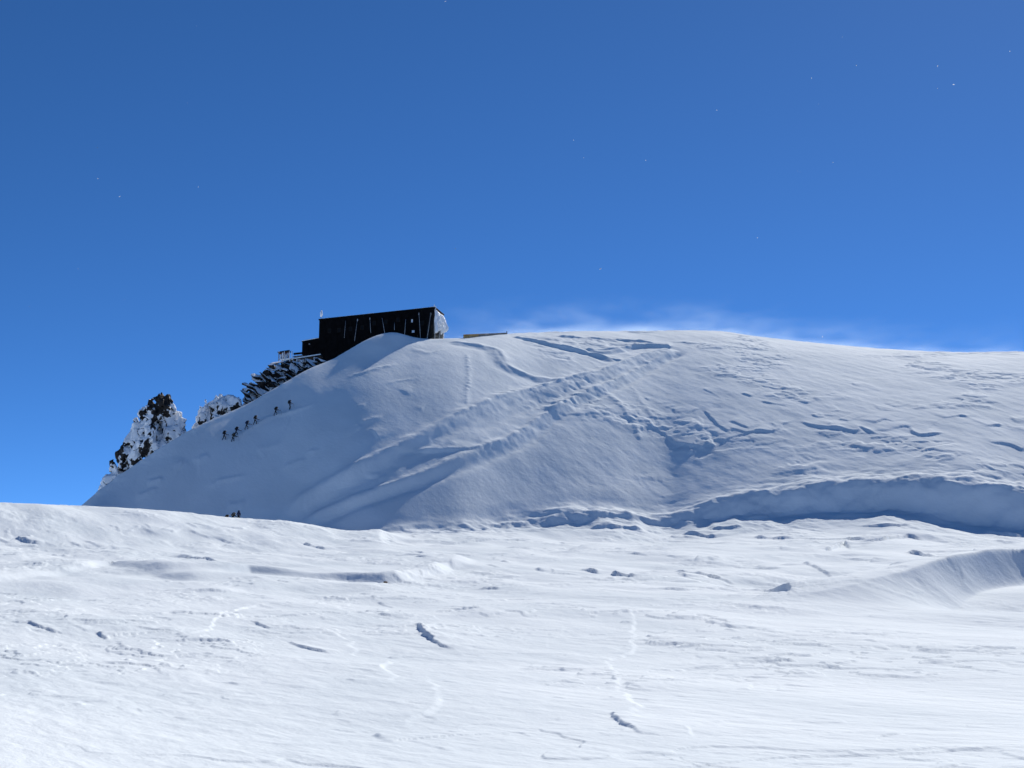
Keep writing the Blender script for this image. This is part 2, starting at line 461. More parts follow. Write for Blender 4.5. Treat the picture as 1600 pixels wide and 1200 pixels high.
# --- trodden zig-zag and wind drifts on the hill
HK = dict(rmin=196)
ridge_line([(1052, 546), (1000, 562), (945, 584), (890, 598), (800, 622), (740, 645), (660, 684), (580, 722), (500, 760), (440, 792)], 1.2, 1.7, trench=.55, offs=-3.0, seed=101, lumps=.05, taper=.03, **HK)
ridge_line([(1052, 550), (1010, 572), (960, 597), (905, 622), (850, 655), (810, 682), (760, 702), (690, 730), (620, 757), (540, 783), (470, 806)], 0.78, 1.0, trench=.5, offs=-1.9, seed=102, lumps=.12, taper=.03, **HK)
ridge_line([(905, 600), (800, 640), (700, 688), (600, 735)], 0.45, 1.0, seed=108, **HK)
ridge_line([(1048, 542), (1000, 541), (950, 550), (915, 548)], 0.5, .8, trench=.4, offs=-1.4, taper=.03, seed=103, **HK)
ridge_line([(965, 566), (930, 554), (880, 543), (830, 531), (800, 527)], 0.4, .9, trench=.3, offs=-1.6, seed=104, **HK)
ridge_line([(1025, 537), (960, 533), (910, 530), (870, 526)], 0.42, .9, seed=105, **HK)
ridge_line([(700, 534), (750, 541), (776, 548), (792, 572), (830, 588), (886, 600)], 0.45, 1.3, seed=106, trench=.2, offs=-2.4, wobble=.8, **HK)
ridge_line([(729, 552), (733, 580), (730, 610), (727, 636)], 0.17, .5, seed=107, lumps=1.6, **HK)
ridge_line([(940, 605), (975, 640), (995, 670), (1002, 690)], 0.25, .6, seed=109, lumps=.9, **HK)
ridge_line([(985, 600), (1010, 640), (1040, 672)], 0.18, .6, seed=110, lumps=.9, **HK)
for n_, (pts, h_) in enumerate([([(1056, 545), (1030, 552), (1000, 561), (945, 583), (890, 597), (800, 621), (740, 644), (660, 683)], .55), ([(1056, 549), (1010, 572), (960, 597), (905, 622), (850, 655), (810, 682), (760, 702), (690, 730), (620, 757), (545, 782)], .6),
                     ([(1052, 543), (1010, 541), (960, 547), (915, 549)], .5), ([(975, 567), (930, 555), (880, 544), (830, 532), (800, 527)], .45), ([(1030, 538), (960, 533), (910, 530), (870, 526)], .4),
                     ([(700, 535), (750, 542), (778, 550), (794, 574), (830, 590)], .22)]):
    step_line(pts, h_, 2.4, 'F', rmin=205, seed=240 + n_, rough=.12, w=.35, foot=.25, taper=(.16 if n_ < 2 else .06), gain=.62)
for n_, pts in enumerate([[(346, 688), (365, 684), (395, 666), (425, 650), (455, 641), (505, 623)], [(541, 586), (580, 577), (624, 568)], [(320, 757), (350, 750), (390, 737)],
             [(268, 731), (298, 721)], [(478, 702), (498, 700)], [(352, 787), (386, 781)], [(556, 631), (572, 629)], [(522, 556), (550, 544), (578, 534)], [(228, 755), (256, 747)],
             [(400, 700), (440, 692)], [(300, 720), (330, 711)], [(440, 725), (480, 715)], [(600, 600), (650, 590)], [(560, 660), (600, 650)], [(210, 775), (250, 764)], [(640, 545), (670, 552), (700, 545)]]):
    ridge_line(pts, .34 if n_ == 0 else .17 + .08 * (n_ % 3), .55 + .2 * (n_ % 2), seed=160 + n_, wobble=.5, taper=.25, lumps=.5, **HK)
hs = [([(1000, 660), (1022, 669), (1045, 686), (1071, 699), (1094, 701), (1112, 714), (1124, 711)], .45, 'F'),
      ([(1099, 640), (1115, 655), (1132, 677)], .5, 'R'),
      ([(1086, 641), (1100, 668), (1121, 708)], .22, 'L'),
      ([(1137, 658), (1150, 662), (1172, 672)], .45, 'F'),
      ([(1122, 693), (1150, 683), (1180, 676), (1210, 674), (1226, 664), (1244, 655)], .55, 'F'),
      ([(1244, 655), (1262, 664), (1300, 670), (1337, 674), (1346, 668), (1381, 683)], .8, 'F'),
      ([(1186, 627), (1206, 631), (1233, 635)], .4, 'F'), ([(1216, 613), (1241, 617)], .35, 'F'), ([(1245, 626), (1264, 631)], .4, 'F'),
      ([(1266, 647), (1278, 652), (1292, 652)], .5, 'F'), ([(1298, 644), (1316, 643)], .4, 'F'), ([(1310, 655), (1328, 660)], .4, 'F'),
      ([(1368, 663), (1382, 656), (1398, 661)], .5, 'F'), ([(1390, 672), (1416, 667), (1436, 680), (1478, 675)], .75, 'F'),
      ([(1472, 653), (1499, 648), (1513, 652)], .5, 'F'), ([(1542, 667), (1570, 664)], .45, 'F'),
      ([(1545, 692), (1577, 695), (1602, 706)], .5, 'F'), ([(1158, 615), (1176, 620)], .35, 'F'), ([(1096, 606), (1110, 614), (1126, 623)], .3, 'F'),
      ([(1380, 630), (1402, 637)], .3, 'F'), ([(1432, 638), (1448, 638)], .3, 'F')]
for n_, (pts, h_, sd_) in enumerate(hs):
    step_line(pts, h_, 3.2, sd_, rmin=214, seed=120 + n_, rough=.45, w=.15, foot=.2, taper=.2, gain=.42)
# --- small scattered sastrugi
rnd = random.Random(11)
def scatter(n, ubox, vbox, hk, ln, rmin=10, rmax=328, sides=('F',), ang=0.5, avoid=None):
    for k_ in range(n):
        u = rnd.uniform(*ubox); v = rnd.uniform(*vbox)
        x, y = ground(u, v, rmin, rmax)
        r = math.hypot(x, y)
        if mnoise.noise(Vector((x / 14, y / 14, 3.1))) < -0.05: continue
        l = rnd.uniform(.4, 1) * ln * min(max(r / 45, .45), 3.2)
        a = math.atan2(W[1], W[0]) + rnd.gauss(0, ang)
        dx, dy = math.cos(a) * l / 2, math.sin(a) * l / 2
        b = rnd.uniform(-.15, .15)
        P_ = np.array([(x - dx, y - dy), (x - dy * b, y + dx * b), (x + dx, y + dy)])
        h_ = rnd.uniform(.35, 1) * hk * min(max(r / 45, .4), 3.0)
        step_world(orient(smooth_line(P_, 2), rnd.choice(sides)), h_, l * .55, w=.04 * min(max(r / 40, .6), 4), rough=.06 * min(max(r / 40, .6), 4), seed=300 + k_ % 90, taper=.35)
scatter(230, (-60, 1660), (930, 1210), .075, 2.4, sides=('R',), rmax=90)
scatter(90, (-40, 800), (815, 880), .12, 2.4, sides=('R',), rmin=85, rmax=185)
scatter(120, (700, 1660), (825, 930), .15, 2.6, sides=('R',), rmin=85, rmax=186)
scatter(70, (1000, 1660), (575, 735), .12, 1.6, rmin=222, sides=('F',), ang=.8)
scatter(60, (140, 700), (560, 800), .13, 2.2, rmin=200, sides=('F', 'R'), ang=.7)

# wind has rounded the bank along the hill foot
kb = np.hanning(11); kb /= kb.sum()
Hb = np.zeros_like(base); Hp = np.pad(base, ((0, 0), (5, 5)), mode='edge')
for j_ in range(11): Hb += kb[j_] * Hp[:, j_:j_ + NR]
mb_ = np.clip(bank * 1.4, 0, 1) * sstep(RR, 150, 170)
D += bank * .16 * fbm(X / 2.4, Y / 1.2, 4, 89, .6)
H = base * (1 - mb_) + Hb * mb_ + D * (1 - sstep(np.abs(TH), RAD(40), RAD(60)))
# keep both skylines where they stand: lift or lower the ground gently towards them
def fix_line(H, rows_lo, rows_hi, want, wgt, r_from, r_to):
    m = (RR >= rows_lo[:, None]) & (RR <= rows_hi[:, None])
    got_ = np.where(m, H / RR, -9).max(1)
    err = np.where(wgt > 0, (want - got_) * wgt, 0)
    kk = np.hanning(41); kk /= kk.sum()
    err = np.convolve(np.pad(err, 20, mode='edge'), kk, 'valid')
    return H + err[:, None] * RR * sstep(RR, r_from[:, None], r_to[:, None])
inview = (np.abs(th_cols) < RAD(25)).astype(float)
for it in range(2):
    H = fix_line(H, np.full(NC, 150.), foot_r + 3, foot_t, inview * sstep(dip, .2, 1.0), np.full(NC, 120.), foot_r)
    want_top = np.maximum(top_t, 0)
    uc = uu[:, 700]
    hutw = 1 - sstep(uc, 470, 510) * (1 - sstep(uc, 680, 700))
    H = fix_line(H, top_r - 25, top_r + 12, want_top, inview * hutw * sstep(uc, 125, 150), top_r - 26, top_r)
# ------------------------------------------------------------------ materials
def new_mat(name):
    m = bpy.data.materials.new(name)
    m.use_nodes = True
    return m, m.node_tree, m.node_tree.nodes['Principled BSDF']

def snow_material():
    m, nt, p = new_mat('snow')
    N, Lk = nt.nodes, nt.links
    tc = N.new('ShaderNodeNewGeometry')
    mp = N.new('ShaderNodeMapping'); mp.vector_type = 'POINT'
    mp.inputs['Rotation'].default_value = (0, 0, math.atan2(W[1], W[0]) * -1)
    Lk.new(tc.outputs['Position'], mp.inputs['Vector'])
    st = N.new('ShaderNodeVectorMath'); st.operation = 'MULTIPLY'; st.inputs[1].default_value = (0.38, 1.0, 1.0)
    Lk.new(mp.outputs[0], st.inputs[0])
    n1 = N.new('ShaderNodeTexNoise'); n1.inputs['Scale'].default_value = 1.6; n1.inputs['Detail'].default_value = 6; n1.inputs['Roughness'].default_value = .6
    Lk.new(st.outputs[0], n1.inputs['Vector'])
    n2 = N.new('ShaderNodeTexNoise'); n2.inputs['Scale'].default_value = 9.0; n2.inputs['Detail'].default_value = 5
    Lk.new(tc.outputs['Position'], n2.inputs['Vector'])
    b1 = N.new('ShaderNodeBump'); b1.inputs['Strength'].default_value = .55; b1.inputs['Distance'].default_value = .10
    Lk.new(n1.outputs['Fac'], b1.inputs['Height'])
    b2 = N.new('ShaderNodeBump'); b2.inputs['Strength'].default_value = .4; b2.inputs['Distance'].default_value = .03
    Lk.new(n2.outputs['Fac'], b2.inputs['Height']); Lk.new(b1.outputs[0], b2.inputs['Normal'])
    Lk.new(b2.outputs[0], p.inputs['Normal'])
    n3 = N.new('ShaderNodeTexNoise'); n3.inputs['Scale'].default_value = .16; n3.inputs['Detail'].default_value = 7
    Lk.new(st.outputs[0], n3.inputs['Vector'])
    cr = N.new('ShaderNodeValToRGB')
    cr.color_ramp.elements[0].position = .35; cr.color_ramp.elements[0].color = (.70, .75, .775, 1)
    cr.color_ramp.elements[1].position = .62; cr.color_ramp.elements[1].color = (.79, .83, .845, 1)
    Lk.new(n3.outputs['Fac'], cr.inputs['Fac']); Lk.new(cr.outputs[0], p.inputs['Base Color'])
    p.inputs['Roughness'].default_value = .9
    p.inputs['Specular IOR Level'].default_value = .06
    return m
SNOW = snow_material()

def plain(name, col, rough=.7, var=.25, scale=3.0, metal=0.0, spec=.3, bump=0.0):
    m, nt, p = new_mat(name)
    N, Lk = nt.nodes, nt.links
    tc = N.new('ShaderNodeTexCoord')
    n = N.new('ShaderNodeTexNoise'); n.inputs['Scale'].default_value = scale; n.inputs['Detail'].default_value = 6
    Lk.new(tc.outputs['Object'], n.inputs['Vector'])
    cr = N.new('ShaderNodeValToRGB')
    cr.color_ramp.elements[0].position = .3; cr.color_ramp.elements[0].color = (*[c * (1 - var) for c in col], 1)
    cr.color_ramp.elements[1].position = .7; cr.color_ramp.elements[1].color = (*[min(1, c * (1 + var)) for c in col], 1)
    Lk.new(n.outputs['Fac'], cr.inputs['Fac']); Lk.new(cr.outputs[0], p.inputs['Base Color'])
    p.inputs['Roughness'].default_value = rough
    p.inputs['Metallic'].default_value = metal
    p.inputs['Specular IOR Level'].default_value = spec
    if bump:
        b = N.new('ShaderNodeBump'); b.inputs['Distance'].default_value = bump
        Lk.new(n.outputs['Fac'], b.inputs['Height']); Lk.new(b.outputs[0], p.inputs['Normal'])
    return m

# ------------------------------------------------------------------ the snow sheets
def grid_object(name, sel):
    """sel: boolean (NC-1, NR-1) quads that belong to this sheet"""
    ci, ri = np.nonzero(sel)
    a = ci * NR + ri
    quads = np.stack([a, a + 1, a + NR + 1, a + NR], 1)
    used = np.zeros(NC * NR, bool); used[quads.ravel()] = True
    remap = np.cumsum(used) - 1
    quads = remap[quads]
    co = np.stack([X.ravel(), Y.ravel(), H.ravel()], 1)[used]
    me = bpy.data.meshes.new(name)
    me.vertices.add(len(co)); me.vertices.foreach_set('co', co.astype(np.float32).ravel())
    nq = len(quads)
    me.loops.add(nq * 4); me.loops.foreach_set('vertex_index', quads[:, ::-1].astype(np.int32).ravel())
    me.polygons.add(nq); me.polygons.foreach_set('loop_start', np.arange(0, nq * 4, 4, dtype=np.int32))
    me.polygons.foreach_set('use_smooth', np.ones(nq, bool))
    me.update(calc_edges=True)
    return tag(link(name, me, SNOW), kind='structure')

rc = 0.5 * (r_rows[1:] + r_rows[:-1])
split = (foot_r + 0.2 + 8 * np.clip(dip / 4.0, 0, 1))[:-1, None]
is_hill = rc[None, :] > split
snowfield = grid_object('snowfield', ~is_hill)
snow_hill = grid_object('snow_hill', is_hill)
tag(snowfield, 'bright wind-crusted snowfield filling the foreground'); tag(snow_hill, 'grey-blue shaded snow hill below the black hut')
#@@OBJECTS@@
def project(p):
    cp, sp = math.cos(PITCH), math.sin(PITCH)
    dep = p[1] * cp + p[2] * sp
    return 800 + F_PX * p[0] / dep, 600 - F_PX * (p[2] * cp - p[1] * sp) / dep

# ------------------------------------------------------------------ mountain hut
BLACK = plain('blackened_copper', (.004, .004, .0048), .85, .5, 1.2, spec=.04)
BLACK2 = plain('blackened_copper_roof', (.006, .006, .0065), .8, .4, 2.0, spec=.05)
TRIM = plain('dark_timber_trim', (.016, .013, .011), .8, .4, 4, spec=.1)
RIME = plain('rime_ice', (.80, .82, .85), .6, .10, 5.0, bump=.08)
RIMEGREY = plain('rimed_steel', (.30, .32, .35), .6, .5, 2.5, bump=.02)
GLASS = plain('frosted_pane', (.62, .68, .76), .25, .15, 3.0, spec=.5)
DARKGLASS = plain('dark_pane', (.006, .007, .009), .5, .2, 3.0, spec=.06)

HUT_RZ = RAD(-14.0)
hr = Vector((math.cos(HUT_RZ), math.sin(HUT_RZ), 0))          # along the facade, to the right
hb = Vector((-math.sin(HUT_RZ), math.cos(HUT_RZ), 0))         # into the building
HUT_O = at(678.5, 528.0, 258.6)                               # front right corner at the snow
def facade(u, v, off=0.0):
    """hut coordinates of the point of the facade plane (moved off metres outward) seen at a pixel"""
    d = at(u, v, 1.0)
    o = HUT_O - hb * off
    k_ = o.dot(hb) / d.dot(hb)
    q = d * k_ - HUT_O
    return Vector((q.dot(hr), q.dot(hb), q.z))
hut = empty('mountain_hut', HUT_O, HUT_RZ)
tag(hut, 'long black flat-topped mountain hut on the ridge, right end white with rime', 'hut')
tl = facade(499, 498.5); tr = facade(678.5, 479.5)
HX0, ZL, ZR = tl.x, tl.z, tr.z
HW = 6.3; ZB = -11.0
def prism(name, x0, x1, y0, y1, zb, zl, zr, mat, parent, dz_back=0.0):
    bm = bmesh.new()
    vs = [bm.verts.new(p) for p in ((x0, y0, zb), (x1, y0, zb), (x1, y1, zb), (x0, y1, zb),
                                    (x0, y0, zl), (x1, y0, zr), (x1, y1, zr + dz_back), (x0, y1, zl + dz_back))]
    for f in ((0, 1, 2, 3), (4, 5, 6, 7), (0, 1, 5, 4), (1, 2, 6, 5), (2, 3, 7, 6), (3, 0, 4, 7)):
        bm.faces.new([vs[i] for i in f])
    return bm_obj(name, bm, mat, parent)
prism('wall', HX0, 0, 0, HW, ZB, ZL - .25, ZR - .25, BLACK, hut)
ztop = lambda x: ZL + (ZR - ZL) * (x - HX0) / (0 - HX0)
roof = prism('roof', HX0 - .12, .14, -.16, HW + .15, 0, ZL, ZR, BLACK2, hut)
for i in (0, 1, 2, 3):                                           # the roof is a slab, not a block
    x_ = roof.data.vertices[i].co.x
    roof.data.vertices[i].co.z = ztop(x_) - .24
# standing-seam cladding of the facade, sheet by sheet
n_p = 18; pw = -HX0 / n_p
rnd = random.Random(5)
for k_ in range(n_p):
    x0 = HX0 + k_ * pw + .02; x1 = HX0 + (k_ + 1) * pw - .02
    prism('cladding_panel', x0, x1, -.03 - rnd.uniform(0, .02), -.002, ZB + .5, ztop(x0) - .27, ztop(x1) - .27, BLACK, hut)
for k_ in range(5):
    y0 = k_ * HW / 5 + .02; y1 = (k_ + 1) * HW / 5 - .02
    prism('cladding_panel', .002, .035, y0, y1, ZB + .5, ZR - .27, ZR - .27, BLACK, hut)
# windows: two frosted ones show pale, the others are shuttered and black
def window(u, v, w, h, pane):
    c = facade(u, v)
    bm = bmesh.new()
    t_ = .07
    for cx, cz, sx, sz in ((0, h / 2, w + t_, t_), (0, -h / 2, w + t_, t_), (-w / 2, 0, t_, h - t_), (w / 2, 0, t_, h - t_)):
        add_box(bm, Vector((c.x + cx, -.09, c.z + cz)), (sx, .08, sz))
    f = bm_obj('window', bm, TRIM, hut)
    box_obj('pane', (c.x, -.075, c.z), (w - t_, .03, h - t_), pane, f)
    return f
window(644, 501.5, .42, .72, GLASS)['label'] = 'small frosted upper window'
window(645.8, 518, .66, .58, GLASS)['label'] = 'small frosted lower window'
for u, v in ((515, 517), (530, 516), (548, 514), (566, 512), (585, 505), (603, 503), (622, 500), (660, 505)):
    window(u, v, .7, .85, DARKGLASS)
# rimed steel stays that hold the hut down
for u0, v0, u1, v1, rr_ in ((540, 501, 538, 526, .035), (558.5, 499, 554, 531, .05), (578, 497.5, 579.3, 518, .045), (597, 497, 601.8, 522, .055), (616.3, 504, 616.3, 514, .045),
                         (634, 499, 632, 523, .055), (654.6, 488.5, 657, 526, .06), (673.2, 489, 667.3, 528, .065)):
    tube_obj('stay', facade(u0, v0, .12), facade(u1, v1, .95) + Vector((0, 0, -.25)), rr_ * .8, RIMEGREY, hut, rr_ * 1.15)
for u0, v0 in ((654.4, 490.5), (673.2, 490.5), (558.6, 500), (578, 498)):
    c = facade(u0, v0, .13)
    bm = bmesh.new(); bmesh.ops.create_icosphere(bm, subdivisions=2, radius=.13, matrix=Matrix.Translation(c) @ Matrix.Diagonal((1, .8, 2.2, 1)))
    bm_obj('rime_knob', bm, RIMEGREY, hut, True)

def lumpy(name, sizes, loc, mat, parent, seed=0, sub=4, amp=.35, freq=1.0):
    bm = bmesh.new()
    bmesh.ops.create_icosphere(bm, subdivisions=sub, radius=1.0)
    for v in bm.verts:
        p = Vector((v.co.x * sizes[0], v.co.y * sizes[1], v.co.z * sizes[2]))
        n_ = mnoise.fractal(p * freq + Vector((seed * 3.1, seed, 0)), 1.0, 2.0, 4)
        v.co = Vector(loc) + p * (1 + amp * n_)
    return bm_obj(name, bm, mat, parent, True)
# rime plastered on the windward end wall, with icicle-like tails
bm = bmesh.new()
NY, NZ = 40, 46
z0, z1 = .12 * ZR, .93 * ZR
grid = {}
for a in range(NY + 1):
    for b in range(NZ + 1):
        y = -.15 + (HW + .2) * a / NY; z = z0 + (z1 - z0) * b / NZ
        n1 = mnoise.fractal(Vector((y * .9, z * .45, 4.0)), 1.0, 2.0, 5)
        n2 = mnoise.noise(Vector((y * 1.9, 0, 9.0)))
        cover = min(1.0, max(0, (z - z0 - (0.34 + .55 * n2) * (z1 - z0)) / .55)) * min(1, (z1 + .25 * n1 - z) / .35 if z1 + .25 * n1 > z else 0)
        edge = min(1, a / 3 + .15)
        th_ = (0.55 + .95 * n1) * cover * edge * (.35 + .65 * min(1, (z1 - z) / 1.2))
        grid[a, b] = bm.verts.new((.05 + max(-.06, th_ - .06), y, z))
for a in range(NY):
    for b in range(NZ):
        bm.faces.new((grid[a, b], grid[a + 1, b], grid[a + 1, b + 1], grid[a, b + 1]))
bm_obj('rime_crust', bm, RIME, hut, True)
tube_obj('corner_post', (.32, HW * .86, -2.0), (.32, HW * .86, ZR * .42), .11, RIME, hut)
tube_obj('corner_post', (.22, HW * .45, -2.0), (.26, HW * .45, ZR * .36), .10, RIMEGREY, hut)
tube_obj('corner_post', (.12, -.02, -2.0), (.12, -.02, ZR * .5), .06, RIMEGREY, hut)
lumpy('rime_tuft', (.10, .10, .34), (-.05, -.1, ZR + .2), RIME, hut, 3, 3)
lumpy('rime_tuft', (.10, .1, .5), (.12, .3, ZR - .25), RIME, hut, 5, 3)
# thin rime along the roof edge, broken into lengths
rnd = random.Random(9)
x = HX0
while x < -.4:
    l = rnd.uniform(.5, 2.4)
    if rnd.random() < .72:
        xe = min(x + l, -.1)
        bm = bmesh.new()
        hh = rnd.uniform(.03, .10)
        pr = []
        for k_ in range(7):
            t_ = k_ / 6; xx = x + (xe - x) * t_
            hz = hh * (math.sin(math.pi * t_) ** .5 + .05) * rnd.uniform(.7, 1.2)
            pr.append([bm.verts.new((xx, yy, ztop(xx) + zz)) for yy, zz in ((-.2, -.02), (-.16, hz), (.35, hz * 1.1), (.8, .004))])
        for k_ in range(6):
            for q in range(3):
                bm.faces.new((pr[k_][q], pr[k_ + 1][q], pr[k_ + 1][q + 1], pr[k_][q + 1]))
        bm_obj('rime_strip', bm, RIME, hut, True)
    x += l + rnd.uniform(0, .5)

# annex at the lower left end
al_ = facade(472.3, 533.5, -2.2); ar_ = facade(499.5, 528.2, -2.2)
annex = empty('annex', HUT_O, HUT_RZ)
tag(annex, 'low black shed with a snowy roof at the left end of the hut', 'shed')
AX0, AX1 = al_.x, HX0 - .13
prism('wall', AX0, AX1, 2.2, HW - .3, al_.z - 9, al_.z - .12, ar_.z - .12, BLACK, annex)
rf = prism('roof', AX0 - .1, AX1 - .003, 2.1, HW - .2, 0, al_.z, ar_.z, BLACK2, annex)
for i in range(4):
    rf.data.vertices[i].co.z = rf.data.vertices[i + 4].co.z - .11
bm = bmesh.new(); pr = []
for k_ in range(13):
    t_ = k_ / 12; xx = AX0 - .12 + (AX1 - AX0 - .3) * t_; zz = al_.z + (ar_.z - al_.z) * t_
    hz = .22 * min(1, 6 * t_ + .4) * min(1, 5 * (1 - t_) + .1) * (1 + .35 * mnoise.noise(Vector((xx * 1.3, 0, 2))))
    pr.append([bm.verts.new((xx, yy, zz + q)) for yy, q in ((2.04, .004), (2.02, hz * .7), (2.3, hz), (HW - .6, hz * 1.1), (HW - .2, .01))])
for k_ in range(12):
    for q in range(4):
        bm.faces.new((pr[k_][q], pr[k_ + 1][q], pr[k_ + 1][q + 1], pr[k_][q + 1]))
bm.faces.new(pr[0]); bm.faces.new(pr[-1][::-1])
bm_obj('snow_cap', bm, SNOW, annex, True)
for k_ in range(3):
    w_ = (AX1 - AX0) / 3
    x0 = AX0 + k_ * w_ + .02
    prism('cladding_panel', x0, x0 + w_ - .04, 2.2 - .035, 2.2 - .002, al_.z - 8, al_.z + (ar_.z - al_.z) * (k_ / 3) - .14, al_.z + (ar_.z - al_.z) * (k_ + 1) / 3 - .14, BLACK, annex)
c = facade(483.5, 537.5, -2.1)
bm = bmesh.new(); bmesh.ops.create_uvsphere(bm, u_segments=10, v_segments=6, radius=.16, matrix=Matrix.Translation(c) @ Matrix.Diagonal((1.2, .5, .8, 1)))
bm_obj('wall_lamp', bm, RIMEGREY, annex, True)

# mast at the left corner of the roof, swollen with rime
mb = facade(502, 498, -.6)
mast = empty('weather_mast', HUT_O + hr * mb.x + hb * mb.y + Vector((0, 0, ztop(mb.x) - .01)), HUT_RZ)
tag(mast, 'short rime-coated mast at the left corner of the hut roof', 'mast')
tube_obj('pole', (0, 0, 0), (0, 0, 1.0), .035, RIMEGREY, mast)
lumpy('rime_plume', (.26, .26, .66), (0, 0, 1.25), RIME, mast, 8, 4, .35, 2.2)
tube_obj('crossarm', (-.3, 0, .55), (.3, 0, .55), .025, RIMEGREY, mast)

# ------------------------------------------------------------------ rocks
def rock_material():
    m, nt, p = new_mat('rimed_rock')
    N, Lk = nt.nodes, nt.links
    g = N.new('ShaderNodeNewGeometry')
    at_ = N.new('ShaderNodeAttribute'); at_.attribute_name = 'rime'
    n1 = N.new('ShaderNodeTexNoise'); n1.inputs['Scale'].default_value = 1.25; n1.inputs['Detail'].default_value = 7; n1.inputs['Roughness'].default_value = .6
    Lk.new(g.outputs['Position'], n1.inputs['Vector'])
    ad = N.new('ShaderNodeMath'); ad.operation = 'MULTIPLY_ADD'; ad.inputs[1].default_value = 1.1
    Lk.new(n1.outputs['Fac'], ad.inputs[0]); Lk.new(at_.outputs['Fac'], ad.inputs[2])
    cr = N.new('ShaderNodeValToRGB'); cr.color_ramp.elements[0].position = .885; cr.color_ramp.elements[1].position = 1.0
    # rime amount 0..1 plus noise 0..1.1 is halved into the ramp's range
    hf = N.new('ShaderNodeMath'); hf.operation = 'MULTIPLY'; hf.inputs[1].default_value = .95
    Lk.new(ad.outputs[0], hf.inputs[0]); Lk.new(hf.outputs[0], cr.inputs['Fac'])
    n2 = N.new('ShaderNodeTexNoise'); n2.inputs['Scale'].default_value = 3.5; n2.inputs['Detail'].default_value = 6
    Lk.new(g.outputs['Position'], n2.inputs['Vector'])
    rk = N.new('ShaderNodeValToRGB')
    rk.color_ramp.elements[0].position = .35; rk.color_ramp.elements[0].color = (.008, .008, .009, 1)
    rk.color_ramp.elements[1].position = .75; rk.color_ramp.elements[1].color = (.055, .045, .038, 1)
    Lk.new(n2.outputs['Fac'], rk.inputs['Fac'])
    mx = N.new('ShaderNodeMix'); mx.data_type = 'RGBA'
    Lk.new(cr.outputs[0], mx.inputs[0]); Lk.new(rk.outputs[0], mx.inputs[6]); mx.inputs[7].default_value = (.80, .81, .83, 1)
    Lk.new(mx.outputs[2], p.inputs['Base Color'])
    bp = N.new('ShaderNodeBump'); bp.inputs['Distance'].default_value = .12; bp.inputs['Strength'].default_value = .5
    Lk.new(n1.outputs['Fac'], bp.inputs['Height']); Lk.new(bp.outputs[0], p.inputs['Normal'])
    p.inputs['Roughness'].default_value = .75; p.inputs['Specular IOR Level'].default_value = .2
    return m
ROCK = rock_material()

def in_poly(pt, poly):
    x, y = pt; ins = False
    for i in range(len(poly)):
        (x1, y1), (x2, y2) = poly[i], poly[i - 1]
        if (y1 > y) != (y2 > y) and x < (x2 - x1) * (y - y1) / (y2 - y1) + x1: ins = not ins
    return ins
def edge_dist(pt, poly):
    b = 1e9
    for i in range(len(poly)):
        ax, ay = poly[i - 1]; bx, by = poly[i]
        dx, dy = bx - ax, by - ay
        t = max(0, min(1, ((pt[0] - ax) * dx + (pt[1] - ay) * dy) / (dx * dx + dy * dy + 1e-9)))
        b = min(b, math.hypot(pt[0] - ax - t * dx, pt[1] - ay - t * dy))
    return b
def hull_into(bm, c, s, rot, rnd, n=13):
    vs = []
    for _ in range(n):
        d = Vector((rnd.gauss(0, 1), rnd.gauss(0, 1), rnd.gauss(0, 1))).normalized()
        # squarish: push towards the faces of a box
        m_ = max(abs(d.x), abs(d.y), abs(d.z))
        d = d.lerp(d / m_, .6) * rnd.uniform(.85, 1.0)
        vs.append(bm.verts.new(Vector(c) + rot @ Vector((d.x * s[0], d.y * s[1], d.z * s[2]))))
    r_ = bmesh.ops.convex_hull(bm, input=vs)
    junk = [e for e in r_['geom_interior'] if isinstance(e, bmesh.types.BMVert)]
    if junk: bmesh.ops.delete(bm, geom=junk, context='VERTS')

